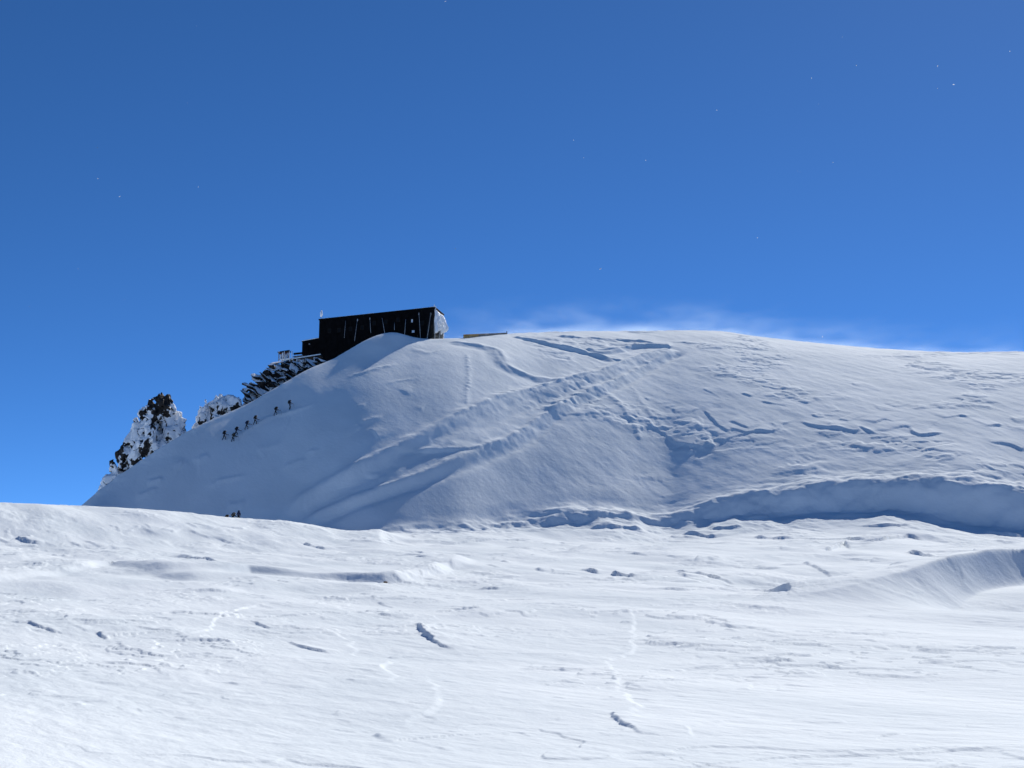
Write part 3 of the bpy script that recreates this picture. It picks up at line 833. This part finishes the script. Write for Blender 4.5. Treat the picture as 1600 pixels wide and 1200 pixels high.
def crag(name, label, poly, r0, n, depth, tilt, darks, seed, rime0, voxel=.15, asp=(.75, .8, 1.3), amp=.11):
    """a rock tower grown from interlocking blocks, then weathered"""
    rnd = random.Random(seed)
    us = [p[0] for p in poly]; vs = [p[1] for p in poly]
    bm = bmesh.new()
    k_ = 0; tries = 0
    ppm = F_PX / r0
    while k_ < n and tries < 6000:
        tries += 1
        u, v = rnd.uniform(min(us), max(us)), rnd.uniform(min(vs), max(vs))
        if not in_poly((u, v), poly): continue
        e = edge_dist((u, v), poly) / ppm
        if e < .22: continue
        s = min(e * 1.22, rnd.uniform(.6, 2.2))
        thick = min(depth, .7 + e * 1.1)
        c = at(u, v, r0 + rnd.uniform(-1, 1) * max(0, thick - s * .6))
        rot = Matrix.Rotation(tilt + rnd.gauss(0, .25), 3, 'Y') @ Matrix.Rotation(rnd.gauss(0, .5), 3, 'Z') @ Matrix.Rotation(rnd.gauss(0, .2), 3, 'X')
        hull_into(bm, c, (s * asp[0], s * asp[1], s * asp[2]), rot, rnd)
        k_ += 1
    org = at(sum(us) / len(us), max(vs), r0)
    for v in bm.verts: v.co -= org
    me = bpy.data.meshes.new(name); bm.to_mesh(me); bm.free()
    o = link(name, me, ROCK); o.location = org
    md = o.modifiers.new('r', 'REMESH'); md.mode = 'VOXEL'; md.voxel_size = voxel
    dg = bpy.context.evaluated_depsgraph_get()
    me2 = bpy.data.meshes.new_from_object(o.evaluated_get(dg))
    o.modifiers.clear(); o.data = me2; me2.name = name
    me2.materials.clear(); me2.materials.append(ROCK)
    nv = len(me2.vertices)
    co = np.empty(nv * 3, np.float32); me2.vertices.foreach_get('co', co); co = co.reshape(-1, 3)
    no = np.empty(nv * 3, np.float32); me2.vertices.foreach_get('normal', no); no = no.reshape(-1, 3)
    rm = np.empty(nv, np.float32)
    for i in range(nv):
        p = Vector(co[i])
        a = mnoise.fractal(p * .75 + Vector((seed, 0, 0)), 1.0, 2.0, 4)
        b = abs(mnoise.noise(p * .55 + Vector((0, seed, 5))))
        crack = max(0, 1 - b / .055)
        co[i] += no[i] * (amp * a - .22 * crack)
        w_ = p + org; u, v = project(w_); wq = (mnoise.noise_vector(p * .8) + .6 * mnoise.noise_vector(p * 2.1)) * 6.0; u += wq.x; v += wq.z
        dk = 0
        for du, dv, dr in darks:
            q = ((1.3 * (u - du) + .35 * (v - dv)) ** 2 + (.72 * (v - dv)) ** 2) / (dr * dr)
            if q < 4: dk = max(dk, math.exp(-q * q * 1.2))
        rm[i] = rime0 + .18 * a + .12 * no[i][2] - .55 * crack - .68 * dk - (.25 if no[i][2] < -.35 else 0)
    me2.vertices.foreach_set('co', co.ravel())
    at_ = me2.attributes.new('rime', 'FLOAT', 'POINT'); at_.data.foreach_set('value', rm)
    me2.polygons.foreach_set('use_smooth', np.ones(len(me2.polygons), bool))
    me2.update()
    return tag(o, label, 'rock')

crag('rock_tower', 'tall jagged rock tower plastered with rime, black at its top, left of the climbers',
     [(150, 785), (156, 750), (171, 737), (169, 718), (188, 698), (192, 684), (204, 670), (206, 654), (221, 640), (230, 621), (240, 621), (248, 616),
      (258, 613), (267, 616), (273, 632), (281, 645), (285, 652), (291, 660), (295, 668), (293, 682), (305, 700), (290, 735), (200, 800)],
     238, 210, 4.2, .12,
     [(241, 626, 9), (250, 620, 10), (260, 619, 9), (263, 630, 8), (254, 632, 8), (246, 640, 9), (234, 635, 7), (222, 648, 6), (240, 655, 5), (238, 666, 4), (234, 677, 4), (228, 690, 4),
      (189, 702, 7), (179, 714, 9), (172, 718, 6), (192, 716, 6), (194, 730, 7), (196, 740, 5), (259, 648, 4), (224, 712, 5), (213, 720, 5), (288, 668, 3)], 3, .70)
crag('rock_dome', 'broad white rime-covered rock hump between the rock tower and the dark slabs',
     [(284, 730), (291, 692), (301, 668), (308, 641), (319, 624), (345, 618), (368, 620), (383, 629), (394, 640), (405, 662), (350, 715)],
     243, 170, 3.2, .25,
     [(364, 645, 9), (355, 650, 5), (373, 638, 5), (338, 638, 4), (350, 655, 5), (318, 658, 3), (322, 668, 3), (333, 652, 3), (378, 640, 5)], 12, .74)

# the slab outcrop under the hut: each slab is a block of its own
slabmat = plain('slab_rock', (.020, .018, .017), .8, .7, 2.2, bump=.12, spec=.15)
def slab_material():
    m, nt, p = new_mat('snow_dusted_slab')
    N, Lk = nt.nodes, nt.links
    g = N.new('ShaderNodeNewGeometry')
    sx = N.new('ShaderNodeSeparateXYZ'); Lk.new(g.outputs['Normal'], sx.inputs[0])
    n1 = N.new('ShaderNodeTexNoise'); n1.inputs['Scale'].default_value = 1.1; n1.inputs['Detail'].default_value = 8; n1.inputs['Roughness'].default_value = .65
    Lk.new(g.outputs['Position'], n1.inputs['Vector'])
    ma = N.new('ShaderNodeMath'); ma.operation = 'MULTIPLY_ADD'; ma.inputs[1].default_value = 1.5; Lk.new(n1.outputs['Fac'], ma.inputs[0]); Lk.new(sx.outputs[2], ma.inputs[2])
    cr = N.new('ShaderNodeValToRGB'); cr.color_ramp.elements[0].position = .40; cr.color_ramp.elements[1].position = .47
    dv = N.new('ShaderNodeMath'); dv.operation = 'MULTIPLY'; dv.inputs[1].default_value = .40; Lk.new(ma.outputs[0], dv.inputs[0]); Lk.new(dv.outputs[0], cr.inputs['Fac'])
    n2 = N.new('ShaderNodeTexNoise'); n2.inputs['Scale'].default_value = 3; n2.inputs['Detail'].default_value = 6; Lk.new(g.outputs['Position'], n2.inputs['Vector'])
    rk = N.new('ShaderNodeValToRGB'); rk.color_ramp.elements[0].position = .35; rk.color_ramp.elements[0].color = (.006, .006, .007, 1)
    rk.color_ramp.elements[1].position = .8; rk.color_ramp.elements[1].color = (.05, .04, .033, 1)
    Lk.new(n2.outputs['Fac'], rk.inputs['Fac'])
    mx = N.new('ShaderNodeMix'); mx.data_type = 'RGBA'; Lk.new(cr.outputs[0], mx.inputs[0]); Lk.new(rk.outputs[0], mx.inputs[6]); mx.inputs[7].default_value = (.80, .81, .83, 1)
    Lk.new(mx.outputs[2], p.inputs['Base Color'])
    bp = N.new('ShaderNodeBump'); bp.inputs['Distance'].default_value = .12; Lk.new(n1.outputs['Fac'], bp.inputs['Height']); Lk.new(bp.outputs[0], p.inputs['Normal'])
    p.inputs['Roughness'].default_value = .8; p.inputs['Specular IOR Level'].default_value = .15
    return m
SLAB = slab_material()
spoly = [(378, 652), (381, 626), (382, 600), (392, 596), (398, 598), (396, 586), (404, 584), (414, 583), (418, 573), (428, 570), (432, 563), (442, 562), (470, 564), (506, 558),
         (512, 566), (480, 592), (450, 612), (420, 632), (395, 655)]
outcrop = empty('slab_outcrop', at(440, 650, 250))
tag(outcrop, 'outcrop of tilted black rock slabs with snow ledges below the terrace', 'rock')
rnd = random.Random(21)
bm = bmesh.new()
core_n = 0
while core_n < 34:
    u, v = rnd.uniform(376, 512), rnd.uniform(560, 656)
    if not in_poly((u, v), spoly): continue
    e = edge_dist((u, v), spoly) / 7.6
    if e < .8: continue
    hull_into(bm, at(u, v, 251.8 + (u - 440) * .06) - outcrop.location, (e * .9, 1.8, e * .85), Matrix.Identity(3), rnd); core_n += 1
bm_obj('core', bm, SLAB, outcrop)
placed = []
tries = 0
while len(placed) < 88 and tries < 9000:
    tries += 1
    u, v = rnd.uniform(376, 512), rnd.uniform(556, 656)
    if not in_poly((u, v), spoly): continue
    if any(abs(u - a) < 9 and abs(v - b) < 4.2 for a, b in placed): continue
    e = edge_dist((u, v), spoly) / 7.6
    if e < .25: continue
    placed.append((u, v))
    L_ = min(rnd.uniform(.8, 1.9), e * 1.9 + .3)
    bm = bmesh.new()
    rot = Matrix.Rotation(RAD(28) + rnd.gauss(0, .16), 3, 'Y') @ Matrix.Rotation(rnd.gauss(0, .35), 3, 'Z') @ Matrix.Rotation(rnd.gauss(.18, .22), 3, 'X')
    hull_into(bm, (0, 0, 0), (L_, rnd.uniform(.9, 1.6), rnd.uniform(.24, .52)), rot, rnd, 15)
    o = bm_obj('slab', bm, SLAB, outcrop)
    o.location = at(u, v, 250.0 + (u - 440) * .06 + rnd.uniform(-.9, .9)) - outcrop.location
# lone stone under the field scarp
gx, gy = ground(603, 909, 60, 120)
st = lumpy('stone', (.15, .12, .08), (0, 0, 0), plain('brown_stone', (.16, .10, .06), .8, .4, 5), None, 4, 3, .5, 4.0)
st.location = (gx, gy - .35, h_at(gx, gy - .35) + .05)
tag(st, 'small brown stone at the foot of the snow scarp in the field', 'stone')

# ------------------------------------------------------------------ terrace on posts, left of the hut
WOOD = plain('weathered_red_timber', (.16, .055, .035), .8, .45, 2.5)
TR = 255.0
terrace = empty('timber_terrace', at(470, 580, TR))
tag(terrace, 'rimed timber terrace on posts between the shed and the rock slabs', 'terrace')
def tp(u, v, dr=0.0): return at(u, v, TR + dr) - terrace.location
def beam(name, u0, v0, u1, v1, r_, mat, dr=0.0, dr1=None):
    return tube_obj(name, tp(u0, v0, dr), tp(u1, v1, dr if dr1 is None else dr1), r_, mat, terrace, seg=6)
def board(name, u0, v0, u1, v1, th, depth, mat, dr=0.0):
    a, b = tp(u0, v0, dr), tp(u1, v1, dr)
    d = (b - a)
    rot = Matrix.Rotation(-math.atan2(d.z, d.x), 3, 'Y')
    return box_obj(name, (a + b) / 2 + Vector((0, depth / 2, 0)), (d.length, depth, th), mat, terrace, rot)
board('deck', 440, 563.3, 502, 556.0, .16, 2.6, TRIM, .1)
board('snow_layer', 439, 561.9, 501, 554.6, .22, 2.7, SNOW, .02)
for u, v0, v1, r_ in ((452.6, 562, 576, .10), (464, 561, 581, .13), (491, 558, 570, .13), (477, 560, 572, .06), (458, 562, 577, .05)):
    beam('post', u, v0, u, v1, r_, RIME)
for k_ in range(5):
    u = 466 + k_ * 2.1
    beam('icicle', u, 561, u + .2, 564.5 + (k_ * 7 % 4), .045, RIME, -.02)
board('top_rail', 433.5, 549.8, 452.5, 547.6, .16, 1.8, TRIM, .3)
for k_, u in enumerate((435.5, 444.3, 452.2, 456.3)):
    beam('railing_post', u, 549.2 - k_ * .4, u, 562.5 if k_ else 566, .085, RIME if k_ else RIMEGREY, .1)
for k_ in range(6):
    u0 = 437.2 + k_ * 2.45
    a, b = tp(u0, 551.0 - k_ * .2, .6), tp(u0 + 2.1, 560.6 - k_ * .1, .6)
    box_obj('railing_board', (a + b) / 2, (.25, .05, a.z - b.z), WOOD, terrace)
for k_, (u, v, s_) in enumerate(((438.5, 558, .3), (441.6, 556, .35), (447, 556.5, .35), (450, 554, .25))):
    lumpy('rime_patch', (s_ * .45, .12, s_ * 2.0), tp(u, v, .45), RIME, terrace, 30 + k_, 3, .4, 2.5)
board('bench_board', 458.5, 552.4, 472.6, 551.6, .34, .4, TRIM, .5)
board('bench_board', 458, 556.6, 473, 555.4, .16, .9, RIMEGREY, .4)
board('lower_rail', 434.5, 561.3, 452, 560.2, .14, .6, RIME, .2)

# ------------------------------------------------------------------ timber barrier on the plateau
YEL = plain('ochre_timber', (.42, .25, .07), .75, .35, 1.2)
GRYW = plain('snow_dusted_timber', (.16, .15, .15), .8, .5, 1.5)
def crest_r(u): return float(np.interp(ray(u, 526)[0], th_cols, top_r)) - 2.0
bpos = at(758, 524, crest_r(758))
barrier = empty('timber_barrier', bpos)
tag(barrier, 'long low timber barrier with ochre left end on the plateau right of the hut', 'barrier')
ba, bb = at(724.5, 525.0, crest_r(724)) - bpos, at(792, 522.0, crest_r(792)) - bpos
bd = bb - ba
brz = math.atan2(bd.y, bd.x)
for k_ in range(9):
    t0, t1 = k_ / 9, (k_ + 1) / 9
    p = ba + bd * ((t0 + t1) / 2)
    rot = Matrix.Rotation(brz, 3, 'Z') @ Matrix.Rotation(-math.atan2(bd.z, bd.xy.length), 3, 'Y')
    for q, zz in enumerate((-.42, .0)):
        box_obj('plank', p + Vector((0, 0, zz)), (bd.length / 9 - .03, .07, .39), YEL if k_ < 3 else GRYW, barrier, rot)
    box_obj('plank', p + Vector((0, -.06, .255)), (bd.length / 9 - .03, .32, .08), YEL if k_ < 5 else GRYW, barrier, rot)
for k_ in range(10):
    p = ba + bd * (k_ / 9) + Vector((0, .09, -.5))
    box_obj('post', p, (.12, .12, 1.5), GRYW, barrier, Matrix.Rotation(brz, 3, 'Z'))
p = bb + Vector((0, .02, .2)); box_obj('end_post', p, (.16, .16, .9), TRIM, barrier)

# ------------------------------------------------------------------ climbers
JACKET = [plain('dark_jacket', (.012, .014, .020), .8, .3, 6), plain('navy_jacket', (.010, .016, .045), .8, .3, 6), plain('olive_jacket', (.022, .022, .012), .8, .3, 6), plain('maroon_jacket', (.10, .012, .030), .8, .3, 6)]
TROUS = plain('black_trousers', (.010, .010, .012), .85, .3, 6)
SKIN = plain('face_skin', (.42, .24, .17), .6, .1, 6)
PACK = [plain('black_pack', (.010, .011, .013), .8, .3, 6), plain('navy_pack', (.012, .02, .06), .8, .3, 6), plain('grey_pack', (.06, .06, .062), .8, .3, 6)]
HELM = [plain('dark_helmet', (.014, .014, .016), .4, .1, 6), plain('grey_hood', (.04, .042, .05), .8, .1, 6)]
POLE = plain('pole_metal', (.05, .05, .055), .4, .2, 6, metal=.5)
BOOT = plain('boot_black', (.006, .006, .006), .7, .2, 6)

def body_mesh(lean, stride, bend, crouch):
    """one continuous figure, walking towards +X; returns mesh and key points"""
    hip = Vector((0, 0, .92 - crouch))
    up = Vector((math.sin(lean), 0, math.cos(lean)))
    waist = hip + up * .16; chest = hip + up * .36; neckb = hip + up * .50
    neck = neckb + Vector((.03, 0, .07)); head = neck + Vector((.05, 0, .11)); crown = head + Vector((.02, 0, .09))
    V, E, R = [], [], []
    def add(p, r, par=None):
        V.append(Vector(p)); R.append(r)
        if par is not None: E.append((par, len(V) - 1))
        return len(V) - 1
    i_h = add(hip, (.15, .12)); i_w = add(waist, (.16, .12), i_h); i_c = add(chest, (.18, .13), i_w); i_nb = add(neckb, (.12, .10), i_c)
    i_n = add(neck, (.06, .06), i_nb); i_hd = add(head, (.095, .105), i_n); add(crown, (.075, .08), i_hd)
    add(head + Vector((.10, 0, -.01)), (.025, .025), i_hd)                          # nose and face front
    hands = []
    for s in (-1, 1):
        fwd = s * stride
        hp = hip + Vector((0, s * .10, -.06)); foot = Vector((fwd * .25, s * .11, .09 + max(0, fwd) * .12))
        knee = (hp + foot) / 2 + Vector((.07 + max(0, fwd) * .10, 0, .02))
        a = add(hp, (.105, .105), i_h); b = add(knee, (.075, .075), a); c = add(foot, (.055, .055), b)
        heel = add(foot + Vector((-.03, 0, -.05)), (.055, .05), c); add(foot + Vector((.16, 0, -.055)), (.045, .04), heel)
        sh = neckb + Vector((0, s * .19, -.06)); el = sh + Vector((.10 - fwd * .22, s * .06, -.26)); hd = el + Vector((.22 + .06 * bend, -s * .02, .02 - .08 * (1 - bend)))
        a = add(sh, (.075, .075), i_nb); b = add(el, (.055, .055), a); c = add(hd, (.042, .042), b)
        p1 = add(hd + Vector((.07, 0, -.01)), (.045, .03), c)
        add(hd + Vector((.06, -s * .05, .03)), (.018, .018), c)                     # thumb of the mitten
        add(hd + Vector((.12, s * .02, -.05)), (.022, .022), p1); add(hd + Vector((.12, -s * .02, -.05)), (.022, .022), p1)
        hands.append(hd + Vector((.09, 0, -.02)))
    me = bpy.data.meshes.new('body'); me.from_pydata(V, E, [])
    o = bpy.data.objects.new('body_tmp', me); COL.objects.link(o)
    md = o.modifiers.new('s', 'SKIN'); sd = me.skin_vertices[0].data
    for k_, r_ in enumerate(R): sd[k_].radius = r_; sd[k_].use_root = (k_ == 0)
    o.modifiers.new('d', 'SUBSURF').levels = 1
    dg = bpy.context.evaluated_depsgraph_get()
    out = bpy.data.meshes.new_from_object(o.evaluated_get(dg)); out.name = 'body'
    bpy.data.objects.remove(o)
    for p in out.polygons:
        p.use_smooth = True
        c = p.center
        if c.z < .2: p.material_index = 2
        elif (c - head).length < .125 and c.x > head.x - .02: p.material_index = 3
        elif (c - hip).dot(up) < .02: p.material_index = 1
        else: p.material_index = 0
    return out, dict(hip=hip, up=up, chest=chest, neckb=neckb, head=head, hands=hands)

POSES = [body_mesh(.55, 1, .6, .06), body_mesh(.42, -1, .4, .04), body_mesh(.7, .8, .8, .10), body_mesh(.12, .45, .3, .0)]
def make_person(loc, heading, pose, jk, pk, hl, label, poles=2, group='climbers going up to the hut'):
    me0, K = POSES[pose]
    p = empty('person', loc, heading)
    tag(p, label, 'person', group)
    me = me0.copy()
    b = link('body', me, None, p)
    for m_ in (JACKET[jk], TROUS, BOOT, SKIN): me.materials.append(m_)
    back = Vector((-K['up'].z, 0, K['up'].x))
    up = K['up']; rot = Matrix.Rotation(math.atan2(up.x, up.z), 3, 'Y')
    bm = bmesh.new(); add_box(bm, K['chest'] + back * .24 + up * .03, (.30, .34, .58), rot)
    bmesh.ops.bevel(bm, geom=bm.edges[:], offset=.07, segments=2, affect='EDGES')
    add_box(bm, K['chest'] + back * .22 + up * .33, (.20, .26, .10), rot)
    pk_o = bm_obj('backpack', bm, PACK[pk], p, True)
    bm = bmesh.new()
    for s in (-1, 1): add_tube(bm, K['neckb'] + Vector((0, s * .11, .03)) + back * .08, K['chest'] + Vector((.13, s * .12, -.02)), .022)
    bm_obj('shoulder_strap', bm, PACK[pk], pk_o)
    bm = bmesh.new(); bmesh.ops.create_uvsphere(bm, u_segments=14, v_segments=8, radius=.135, matrix=Matrix.Translation(K['head'] + Vector((-.012, 0, .045))) @ Matrix.Diagonal((1.05, .92, .92, 1)))
    for v in list(bm.verts):
        if v.co.z < K['head'].z - .015 and v.co.x > K['head'].x - .05: v.co.z = K['head'].z + .01
    bm_obj('hood' if hl else 'helmet', bm, HELM[hl], p, True)
    for k_ in range(poles):
        h_ = K['hands'][k_]
        bm = bmesh.new(); add_tube(bm, h_ + Vector((-.02, 0, .12)), Vector((h_.x + .18, h_.y * 1.25, .02 + (.18 if h_.x > .3 else .08))), .010, .007, 6)
        bmesh.ops.create_cone(bm, cap_ends=True, segments=8, radius1=.045, radius2=.045, depth=.012, matrix=Matrix.Translation(Vector((h_.x + .165, h_.y * 1.24, .14))))
        bm_obj('trekking_pole', bm, POLE, p)
    return p

row = [(349.6, 687.3, 1, 0, 0, 0, 'lowest of the climbers in file on the shaded slope, bent forward'),
       (363.2, 689.3, 2, 2, 2, 0, 'stooping climber close below another one, second from the lower end of the file'),
       (368.3, 681.0, 0, 1, 0, 0, 'climber just above the stooping one, third from the lower end of the file'),
       (384.6, 671.8, 0, 0, 1, 1, 'climber with bulky pack in the middle of the file on the slope'),
       (398.0, 663.5, 1, 0, 0, 0, 'climber bent over poles, third from the top of the file'),
       (430.0, 649.3, 0, 0, 0, 1, 'second climber from the top of the file below the rock slabs'),
       (452.6, 638.2, 3, 1, 0, 0, 'uppermost climber of the file, walking upright below the terrace')]
for k_, (u, v, pose, jk, pk, hl, lab) in enumerate(row):
    x, y = ground(u, v, 200, 290)
    make_person((x, y, h_at(x, y) - .03), RAD((18, 10, 24, 14, 20, 12, 28)[k_]), pose, jk, pk, hl, lab, poles=1 + k_ % 2)
# three more just coming over the brow of the field
def behind_crest(u, v_head, tall):
    th, _ = ray(u, 805)
    fr = float(np.interp(th, th_cols, foot_r)); best = None
    for dr in np.arange(-1.0, 10.0, .1):
        r = fr + dr; x, y = r * math.sin(th), r * math.cos(th); z = h_at(x, y)
        e = abs(project((x, y, z + tall))[1] - v_head)
        if best is None or e < best[0]: best = (e, x, y, z)
    return best[1:]
for u, vh, pose, jk, pk, hl, hd, lab in ((373.0, 797.8, 3, 1, 1, 0, 100, 'climber standing upright in dark blue on the brow of the snowfield'),
                                         (363.0, 802.0, 2, 2, 2, 0, 40, 'stooping climber half hidden behind the brow of the snowfield'),
                                         (353.3, 806.0, 0, 3, 0, 0, 30, 'climber in maroon, mostly hidden behind the brow of the snowfield')):
    x, y, z = behind_crest(u, vh, 1.68 if pose == 3 else 1.42)
    make_person((x, y, z - .02), RAD(hd), pose, jk, pk, hl, lab, poles=1, group='climbers at the brow of the snowfield')

# ------------------------------------------------------------------ spindrift over the crest
CR = np.array([(uq, ) + tuple(at(uq, vq, float(np.interp(ray(uq, vq)[0], th_cols, top_r)))) for uq, vq in ((640, 534), (700, 529), (760, 525), (850, 519), (950, 517), (1060, 516), (1120, 517), (1180, 525), (1260, 534), (1350, 542), (1480, 549), (1600, 549))])
bm = bmesh.new()
rings = []
for _, cx, cy, cz in CR:
    r_ = math.hypot(cx, cy); dx, dy = cx / r_, cy / r_
    rings.append([bm.verts.new((cx + dx * o_, cy + dy * o_, cz + z_)) for o_, z_ in ((-3, -2.5), (15, -2.5), (15, 10.5), (-3, 10.5))])
for a, b in zip(rings[:-1], rings[1:]):
    for q in range(4): bm.faces.new((a[q], a[(q + 1) % 4], b[(q + 1) % 4], b[q]))
bm.faces.new(rings[0][::-1]); bm.faces.new(rings[-1])
vm = bpy.data.materials.new('blowing_snow'); vm.use_nodes = True
nt = vm.node_tree; nt.nodes.clear(); N, Lk = nt.nodes, nt.links
out = N.new('ShaderNodeOutputMaterial'); pv = N.new('ShaderNodeVolumePrincipled')
pv.inputs['Color'].default_value = (.78, .91, 1.0, 1); pv.inputs['Anisotropy'].default_value = .45
g = N.new('ShaderNodeNewGeometry'); sx = N.new('ShaderNodeSeparateXYZ'); Lk.new(g.outputs['Position'], sx.inputs[0])
fc = N.new('ShaderNodeFloatCurve')
xs, zs = CR[:, 1], CR[:, 3]
mr = N.new('ShaderNodeMapRange'); mr.inputs[1].default_value = xs[0]; mr.inputs[2].default_value = xs[-1]; Lk.new(sx.outputs[0], mr.inputs[0])
cv = fc.mapping.curves[0]
zlo, zhi = zs.min() - 1, zs.max() + 1
for i, (xa, za) in enumerate(zip(xs, zs)):
    px, py = (xa - xs[0]) / (xs[-1] - xs[0]), (za - zlo) / (zhi - zlo)
    if i == 0: cv.points[0].location = (px, py)
    elif i == len(xs) - 1: cv.points[-1].location = (px, py)
    else: cv.points.new(px, py)
fc.mapping.update()
Lk.new(mr.outputs[0], fc.inputs['Value'])
def mth(op, a, b=None, c=None):
    n = N.new('ShaderNodeMath'); n.operation = op
    for i, q in enumerate((a, b, c)):
        if q is None: continue
        if isinstance(q, (int, float)): n.inputs[i].default_value = q
        else: Lk.new(q, n.inputs[i])
    return n.outputs[0]
zc = mth('MULTIPLY_ADD', fc.outputs[0], zhi - zlo, zlo)
hh = mth('MAXIMUM', mth('SUBTRACT', sx.outputs[2], zc), 0.0)
near = mth('EXPONENT', mth('MULTIPLY', hh, -2.6))
far_ = mth('EXPONENT', mth('MULTIPLY', hh, -.30))
mp = N.new('ShaderNodeMapping'); mp.inputs['Rotation'].default_value = (0, RAD(24), 0); mp.inputs['Scale'].default_value = (.10, .10, .32)
Lk.new(g.outputs['Position'], mp.inputs[0])
nz_ = N.new('ShaderNodeTexNoise'); nz_.inputs['Scale'].default_value = 1.0; nz_.inputs['Detail'].default_value = 4; nz_.inputs['Roughness'].default_value = .6
Lk.new(mp.outputs[0], nz_.inputs['Vector'])
wisp = mth('MAXIMUM', mth('MULTIPLY', mth('SUBTRACT', nz_.outputs['Fac'], .42), 3.5), 0.0)
end = N.new('ShaderNodeMapRange'); end.interpolation_type = 'SMOOTHSTEP'; end.inputs[1].default_value = 0; end.inputs[2].default_value = .12; Lk.new(mr.outputs[0], end.inputs[0])
end2 = N.new('ShaderNodeMapRange'); end2.interpolation_type = 'SMOOTHSTEP'; end2.inputs[1].default_value = 1.35; end2.inputs[2].default_value = .30; Lk.new(mr.outputs[0], end2.inputs[0])
fall = N.new('ShaderNodeMapRange'); fall.interpolation_type = 'SMOOTHSTEP'; fall.inputs[1].default_value = 10.2; fall.inputs[2].default_value = 5.0; Lk.new(hh, fall.inputs[0])
dens = mth('ADD', mth('MULTIPLY', near, .035), mth('MULTIPLY', mth('MULTIPLY', far_, wisp), .042))
dens = mth('MULTIPLY', mth('MULTIPLY', mth('MULTIPLY', dens, end.outputs[0]), end2.outputs[0]), fall.outputs[0])
Lk.new(dens, pv.inputs['Density']); Lk.new(pv.outputs[0], out.inputs['Volume'])
spin = bm_obj('blowing_snow', bm, vm)
tag(spin, 'thin veil of snow blowing off the crest of the hill', kind='stuff')

# a few drifting ice crystals in the air, lit by the sun
rnd = random.Random(77)
bm = bmesh.new()
spots = [(1338, 102, 4), (1268, 122, 4), (1465, 103, 4.5), (1490, 132, 4), (1465, 138, 3), (938, 420, 5), (153, 279, 3), (187, 307, 4), (1285, 526, 3.5), (912, 246, 3), (696, 2, 4), (1578, 80, 3), (310, 292, 3), (1120, 172, 2.5)]
spots += [(rnd.uniform(0, 1600), rnd.uniform(0, 500), rnd.uniform(1.2, 2.6)) for _ in range(16)]
for u, v, s_ in spots:
    r_ = rnd.uniform(7, 24)
    c = at(u, v, r_); rad_ = s_ * r_ / F_PX * .42
    M = Matrix.Translation(c) @ Matrix.Rotation(rnd.uniform(0, 6), 4, 'X') @ Matrix.Rotation(rnd.uniform(0, 6), 4, 'Y') @ Matrix.Diagonal((1, .6, .3, 1))
    bmesh.ops.create_icosphere(bm, subdivisions=1, radius=rad_, matrix=M)
fl = bm_obj('drifting_snow_crystals', bm, RIME)
tag(fl, 'sparse snow crystals drifting through the air', kind='stuff')
